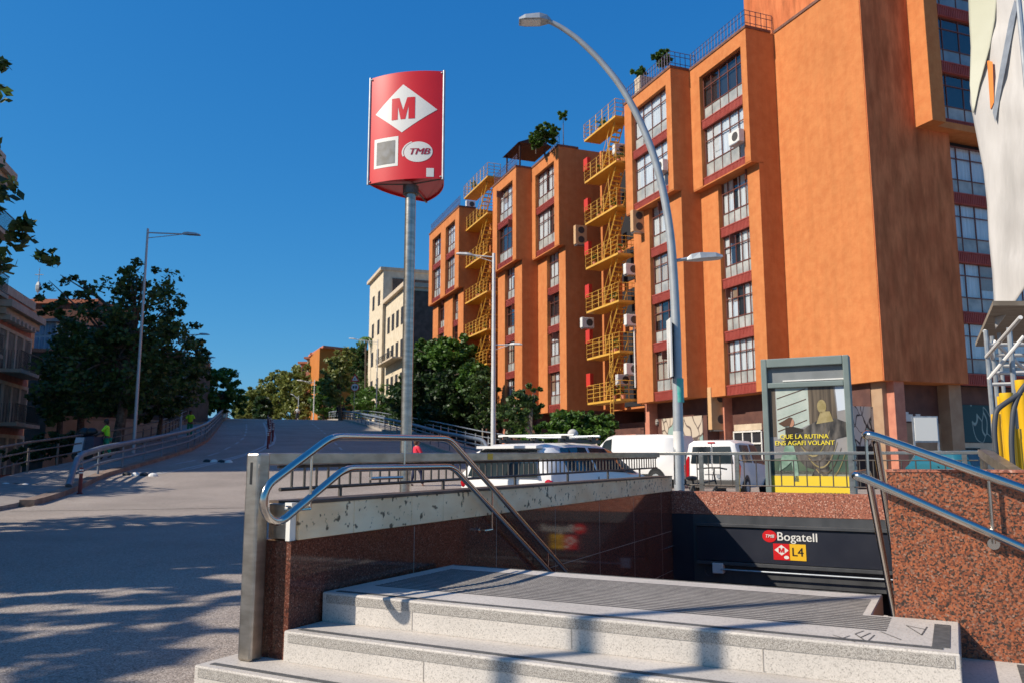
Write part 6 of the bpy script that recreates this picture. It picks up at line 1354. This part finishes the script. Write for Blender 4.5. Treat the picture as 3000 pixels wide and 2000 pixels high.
# ================================================================== PEOPLE
def person(label, pos, face_az, h=1.72, shirt=None, pants=None, skin=M_SKIN, hair=M_HAIR, lsw=(.1, -.08), arms=((.28, .12, 1.14), (.30, .28, .98)), armsL=None, sleeve='short', skirt=False, lean=0.0, group=None, bag=False, cap=False):
    """face_az: the way the person faces; lsw: forward offset of left/right foot; arms: elbow, wrist (x out, y forward, z)"""
    t_ = thing('person', label, 'person', (0, 0, 0), group); k = h / 1.75
    def skinmesh(nm, V, E, Rr, m, parent):
        me = bpy.data.meshes.new(nm); me.from_pydata([(v[0] * k, (v[1] + lean * max(0, v[2] - .95)) * k, v[2] * k) for v in V], E, []); o = bpy.data.objects.new(nm, me); COL.objects.link(o); me.materials.append(m)
        sk = o.modifiers.new('skin', 'SKIN'); sk.use_smooth_shade = True
        for i, r_ in enumerate(Rr): rr = r_ if isinstance(r_, tuple) else (r_, r_); me.skin_vertices[0].data[i].radius = (rr[0] * k, rr[1] * k)
        me.skin_vertices[0].data[0].use_root = True
        sb_ = o.modifiers.new('sub', 'SUBSURF'); sb_.levels = 1; sb_.render_levels = 1
        o.parent = parent; return o
    kL = (.10, lsw[0] * .55 + .05, .50); kR = (-.10, lsw[1] * .55 + .05, .50)
    aL, aR = (.10, lsw[0], .09 + max(0, -lsw[0]) * .25), (-.10, lsw[1], .09 + max(0, -lsw[1]) * .25)
    V = [(0, 0, .96), (0, 0, 1.12), (0, .01, 1.30), (0, 0, 1.44), (0, .01, 1.51), (0, .035, 1.60), (0, .03, 1.70), (.09, 0, .90), kL, aL, (.11, aL[1] + .15, aL[2] - .05), (-.09, 0, .90), kR, aR, (-.11, aR[1] + .15, aR[2] - .05)]
    E = [(0, 1), (1, 2), (2, 3), (3, 4), (4, 5), (5, 6), (0, 7), (7, 8), (8, 9), (9, 10), (0, 11), (11, 12), (12, 13), (13, 14)]
    Rr = [(.15, .11), (.14, .10), (.16, .11), (.09, .08), .052, (.082, .10), (.07, .085), .085, .058, .038, (.04, .03), .085, .058, .038, (.04, .03)]
    for sg, am in ((1, armsL or arms), (-1, arms)):
        e_, w_ = am; i0 = len(V)
        V += [(sg * .17, 0, 1.42), (sg * e_[0], e_[1], e_[2]), (sg * w_[0], w_[1], w_[2])]; E += [(3, i0), (i0, i0 + 1), (i0 + 1, i0 + 2)]; Rr += [.055, .042, .028]
        d_ = (Vector(w_) - Vector(e_)).normalized(); w = Vector(w_); pm = w + d_ * .06; V.append((sg * pm.x, pm.y, pm.z)); E.append((i0 + 2, i0 + 3)); Rr.append((.034, .018))
        for f in range(5):
            off = (f - 2) * .018; tip_ = pm + d_ * (.075 if f else .03) + Vector((off * 1.1, .02 if f else .045, -.01)); V.append((sg * tip_.x, tip_.y, tip_.z)); E.append((i0 + 3, len(V) - 1)); Rr.append(.009)
    skinmesh('body', V, E, Rr, skin, t_)
    e_, w_ = arms; eL, wL = armsL or arms; mixp = lambda a, c_, u: tuple(a[i] + (c_[i] - a[i]) * u for i in range(3))
    V = [(0, 0, .93), (0, 0, 1.12), (0, .01, 1.31), (0, 0, 1.44)]; E = [(0, 1), (1, 2), (2, 3)]; Rr = [(.175, .135), (.165, .125), (.185, .135), (.10, .09)]
    for sg, el, wr in ((1, eL, wL), (-1, e_, w_)):
        i0 = len(V); sh = (.17, 0, 1.42); end = mixp(sh, el, .85) if sleeve == 'short' else mixp(el, wr, .9)
        V += [(sg * sh[0], sh[1], sh[2])] + ([(sg * el[0], el[1], el[2])] if sleeve != 'short' else []) + [(sg * end[0], end[1], end[2])]
        for j in range(i0, len(V)): E.append((3 if j == i0 else j - 1, j)); Rr.append(.072 if j == i0 else .062)
    skinmesh('shirt', V, E, Rr, shirt, t_)
    if skirt:
        b = MB(); b.tube([(0, 0, .98 * k), (0, 0, .85 * k), (0, .0, .52 * k)], [.165 * k, .20 * k, .24 * k], 14); b.build('skirt', pants, t_, smooth=True)
    elif pants is not None:
        V = [(0, 0, .98), (.09, 0, .88), kL, mixp(kL, aL, .9), (-.09, 0, .88), kR, mixp(kR, aR, .9)]; E = [(0, 1), (1, 2), (2, 3), (0, 4), (4, 5), (5, 6)]; Rr = [(.17, .135), .105, .08, .07, .105, .08, .07]
        skinmesh('trousers', V, E, Rr, pants, t_)
    b = MB(); b.ell((0, (.0 + lean * .74) * k, 1.685 * k), .098 * k, .115 * k, .10 * k, 12, 8); b.ell((0, (-.03 + lean * .7) * k, 1.62 * k), .09 * k, .08 * k, .10 * k, 10, 6); b.build('hair' if not cap else 'cap', hair, t_, smooth=True)
    for sx in (-.035, .035): b = MB(); b.ell((sx * k, (.135 + lean * .7) * k, 1.63 * k), .010, .006, .008, 6, 4); b.build('eye', M_BLK, t_)
    b = MB(); b.ell((0, (.14 + lean * .66) * k, 1.60 * k), .012, .018, .016, 6, 4); b.build('nose', skin, t_)
    t_.location = pos; t_.rotation_euler = (0, 0, -R(face_az)); return t_
def on_ramp(px, Y):
    P = gy(px, 1345, Y); P.z = 0; P.z = hroad(P.dot(A2)) + .11; return P
w1_ = person('street sweeper in lime hi vis shirt and green trousers pushing a cart', on_ramp(310, 36), -105, 1.74, M_HIVIS, M_GREENP, skin=M_SKIN2, lsw=(.22, -.22), arms=((.24, .20, 1.16), (.20, .48, 1.06)), lean=.10)
for zz in (.42, .20):
    b = MB(); b.tube([(.10, .05 + (.50 - zz) * .2, zz), (.10, .05 + (.50 - zz) * .2, zz + .06)], .083, 10); b.tube([(-.10, -.05 - (.50 - zz) * .2, zz), (-.10, -.05 - (.50 - zz) * .2, zz + .06)], .083, 10); o_ = b.build('reflective_band', M_LYEL, None); o_.parent = w1_
w2_ = person('street sweeper in a lime hi vis shirt walking up the footway, farther from the camera', on_ramp(551, 53), 160, 1.72, M_HIVIS, M_GREENP, skin=M_SKIN2, lsw=(.12, -.12))
person('person in a red top and shorts walking beside the metro pole', Vector((-3.42, 29.6, hroad(28.4))), 60, 1.74, M_REDC, M_NAVY, lsw=(.22, -.2), skirt=False, hair=mat('brown_hair', (.10, .04, .02, 1), rough=.7))
person('grey haired man in a dark vest passing behind the white hatchback', Vector((1.30, 17.6, 0)), 75, 1.81, M_NAVY, M_NAVY, hair=M_GHAIR, lsw=(.2, -.2), sleeve='long')
person('left one of two dark clothed pedestrians on the crest by the right rail', on_ramp(985, 97), 170, 1.75, M_NAVY, M_NAVY, sleeve='long')
person('right one of two dark clothed pedestrians on the crest by the right rail', on_ramp(1002, 96), 160, 1.68, M_NAVY, M_BLK, sleeve='long')
person('distant pedestrian in pink at the top of the left footway', on_ramp(640, 90), 180, 1.7, mat('pink_cloth', (.6, .22, .18, 1), rough=.9), mat('pink_shorts', (.5, .2, .16, 1), rough=.9))
person('distant pedestrian with a yellow cap at the crest of the ramp', on_ramp(866, 112), 175, 1.7, M_AC, M_NAVY, hair=M_LYEL, cap=True)
# sweeper's cart
ct = thing('cleaning_cart', 'street cleaning cart loaded with black bags in front of the sweeper', 'cart', on_ramp(248, 35.8)); q = ct.location.copy()
ax = Vector((-.95, .25, 0)).normalized(); ay = Vector((ax.y, -ax.x, 0))
def cq(a, c_, z): return q + ax * a + ay * c_ + UP * z
b = MB(); b.add([cq(-.05, -.3, .25), cq(.42, -.3, .25), cq(.30, -.28, .95), cq(-.15, -.28, .95), cq(-.05, .3, .25), cq(.42, .3, .25), cq(.30, .28, .95), cq(-.15, .28, .95)], [(0, 1, 2, 3), (5, 4, 7, 6), (1, 5, 6, 2), (4, 0, 3, 7), (3, 2, 6, 7), (4, 5, 1, 0)]); b.build('bin', mat('pale_blue_bin', (.48, .52, .58, 1), rough=.6), ct, bevel=.02)
b = MB(); b.add([cq(-.65, -.3, .3), cq(-.2, -.3, .3), cq(-.2, -.28, .98), cq(-.65, -.28, .98), cq(-.65, .3, .3), cq(-.2, .3, .3), cq(-.2, .28, .98), cq(-.65, .28, .98)], [(0, 1, 2, 3), (5, 4, 7, 6), (1, 5, 6, 2), (4, 0, 3, 7), (3, 2, 6, 7), (4, 5, 1, 0)]); b.build('bin', mat('dark_blue_bin', (.03, .045, .08, 1), rough=.6), ct, bevel=.02)
for (a_, c_, z_, r_) in ((.1, 0, 1.15, .30), (-.22, .05, 1.18, .26), (.3, -.05, 1.08, .2)):
    b = MB(); b.ell(cq(a_, c_, z_), r_, r_ * .9, r_ * .75, 12, 8); o_ = b.build('rubbish_bag', M_BLK, ct, smooth=True)
b = MB(); b.tube(arc_path([cq(-.55, -.2, .9), cq(-.8, -.2, 1.08), cq(-.8, .2, 1.08), cq(-.55, .2, .9)], .1), .02, 6); b.build('handle', M_BLK, ct)
for a_ in (-.5, .25):
    for c_ in (-.3, .3): b = MB(); b.tube([cq(a_, c_ - .03, .16), cq(a_, c_ + .03, .16)], .16, 14); b.build('wheel', M_TYRE, ct)
# ================================================================== SCAFFOLD
sf = thing('scaffolding', 'tubular scaffolding wrapped in white tarpaulin at the right edge', 'scaffolding', gnd(2930, 8.6))
def sp(px, py, Y): return gy(px, py, Y)
def tube2(nm, m, a, c_, r=.024, n=8):
    b = MB(); b.tube([a, c_], r, n); return b.build(nm, m, sf, smooth=True)
for (px, y0, y1, Y, r) in ((2887, 968, 1480, 8.7, .024), (2906, 985, 1480, 9.3, .024), (2926, 975, 1480, 9.8, .022), (2956, 960, 1480, 8.6, .028), (2984, 0, 1500, 7.6, .026), (3012, 0, 1500, 9.6, .024)):
    a_ = sp(px, y0, Y); tube2('standard', M_GALV, Vector((a_.x, Y, 0)), a_, r)
for (x0, y0, Y0, x1, y1, Y1) in ((2887, 1010, 8.7, 3020, 1008, 8.8), (2906, 1040, 9.3, 3020, 1040, 9.4), (2925, 1072, 9.8, 3020, 1070, 9.8), (2890, 1045, 8.7, 2990, 930, 7.6), (2885, 970, 8.7, 2925, 1110, 9.8), (2912, 1000, 8.7, 3000, 1080, 9.0), (2905, 1092, 8.8, 3020, 1090, 8.8), (2905, 1125, 9.2, 3010, 1122, 9.2), (2896, 1110, 8.7, 3000, 985, 8.4)):
    tube2('ledger', M_WPOLE, sp(x0, y0, Y0), sp(x1, y1, Y1), .020)
b = MB(); Z_ = sp(2950, 925, 9).z
b.prism([(sp(2915, 960, 8.4).x, 8.4, Z_), (sp(3100, 960, 8.4).x + .6, 8.4, Z_), (sp(3100, 960, 11).x + .6, 11.5, Z_), (sp(2915, 960, 11).x, 11.5, Z_)], UP * .05); b.build('plank_deck', M_PLANK, sf)
ledge = [(2838, -60), (2842, 60), (2847, 140), (2843, 300), (2862, 400), (2882, 500), (2893, 600), (2898, 700), (2908, 800), (2914, 900), (2917, 965)]
redge = [(3200, -60), (3200, 60), (3200, 140), (3200, 300), (3200, 400), (3200, 440), (3200, 480), (3200, 500), (3200, 520), (3200, 530), (3200, 540)]
def tarp(le, re, Y, n, nm, m, amp=.05, seed=0):
    rows = []
    for (a_, c_) in zip(le, le[1:]):
        pass
    L_ = []; R_ = []
    for arr, out in ((le, L_), (re, R_)):
        for p, q_ in zip(arr, arr[1:]):
            for k in range(4): out.append((p[0] + (q_[0] - p[0]) * k / 4, p[1] + (q_[1] - p[1]) * k / 4))
        out.append(arr[-1])
    b = MB(); m_ = len(L_); nn = n
    for i in range(m_):
        for j in range(nn + 1):
            u = j / nn; x = L_[i][0] + (R_[i][0] - L_[i][0]) * u; y = L_[i][1] + (R_[i][1] - L_[i][1]) * u
            P = gy(x, y, Y + .9 - 1.7 * (x - 2860) / 340); f = amp * min(1, u * 6) * (noise.noise(Vector((P.x * 1.7 + seed, P.z * .45, 1.0))) * 2.2 + .8 * noise.noise(Vector((P.x * 6 + P.z * 1.6, P.z * .9, seed + 4.0))) + .25 * noise.noise(Vector((P.x * 14, P.z * 5, seed + 9.0))))
            b.v.append(P + Vector((.25 * f, f, 0)))
    for i in range(m_ - 1):
        for j in range(nn): q_ = i * (nn + 1) + j; b.f.append((q_, q_ + 1, q_ + nn + 2, q_ + nn + 1)); b.mi.append(0)
    o = b.build(nm, m, sf, smooth=True); sm = o.modifiers.new('thickness', 'SOLIDIFY'); sm.thickness = .006; return o
tarp(ledge, redge, 8.5, 44, 'tarpaulin', M_TARP, .09)
tarp([(2836, -60), (2840, 60), (2845, 140), (2842, 250), (2850, 330)], [(2925, -60), (2915, 60), (2900, 140), (2870, 250), (2853, 332)], 8.46, 10, 'tarpaulin', M_TARPY, .0, 3)
yt = lambda px: 9.4 - 1.7 * (px - 2860) / 340 - .03
b = MB(); b.add([sp(2972, 0, yt(2972)), sp(2980, 20, yt(2980)), sp(2962, 120, yt(2962)), sp(2936, 250, yt(2936)), sp(2916, 360, yt(2916)), sp(2908, 330, yt(2908)), sp(2930, 200, yt(2930)), sp(2956, 60, yt(2956))], [(0, 1, 2, 7), (7, 2, 3, 6), (6, 3, 4, 5)]); b.build('grey_seam', M_GALV, sf)
b = MB(); b.prism([sp(2895, 178, yt(2895)), sp(2908, 182, yt(2908)), sp(2912, 300, yt(2912)), sp(2904, 318, yt(2904))], Vector((0, .02, 0))); b.build('orange_patch', mat('orange_patch', (.75, .22, .04, 1), rough=.7), sf)
chs = thing('rubble_chute', 'bright yellow plastic pipes standing in the scaffolding at the right edge', 'pipes', gnd(2950, 8.0))
for (px, y0, y1, Y, r) in ((2947, 1150, 1500, 7.9, .056), (2917, 1212, 1430, 8.3, .040), (2990, 1112, 1480, 8.2, .050), (2932, 1160, 1240, 8.5, .035), (2979, 1255, 1460, 7.9, .034)):
    a_ = sp(px, y0, Y); b = MB(); b.tube([Vector((a_.x, Y, 0)), a_ - UP * .1, a_ - UP * .09, a_], [r, r, r * 1.1, r * 1.1], 14); b.build('pipe', M_CHUTE, chs, smooth=True)
hs = thing('hose', 'thick dark grey hoses hanging beside the yellow pipes', 'hose', gnd(2960, 7.5))
for pts in ([(3010, 1120), (2985, 1150), (2968, 1200), (2962, 1290), (2968, 1370), (2975, 1420)], [(2990, 1150), (2945, 1180), (2918, 1200), (2912, 1260), (2920, 1340), (2928, 1420)]):
    b = MB(); P = [sp(x, y, 7.7) for x, y in pts]; P.append(Vector((P[-1].x, P[-1].y, 0))); b.tube(arc_path(P, .15, 3), .024, 10); b.build('hose_length', M_HOSE, hs, smooth=True)
# notice board before the shopfront
nb = thing('notice_board', 'white notice sheet in a metal frame by the shop entrance', 'notice board', bf(0, 0, 0) + NY * 2)
P0n, P1n = sp(2682, 1290, 27), sp(2743, 1222, 27); nb.location = Vector((P0n.x, 27, 0))
b = MB(); b.box(P0n.x - .05, P1n.x + .05, 27, 27.06, P0n.z - .05, P1n.z + .05); b.box(P0n.x - .05, P0n.x, 27, 27.06, 0, P0n.z - .05); b.box(P1n.x, P1n.x + .05, 27, 27.06, 0, P0n.z - .05); b.build('frame', M_GALV, nb)
b = MB(); b.box(P0n.x, P1n.x, 26.98, 27.0, P0n.z, P1n.z); b.build('sheet', M_WHITE, nb)
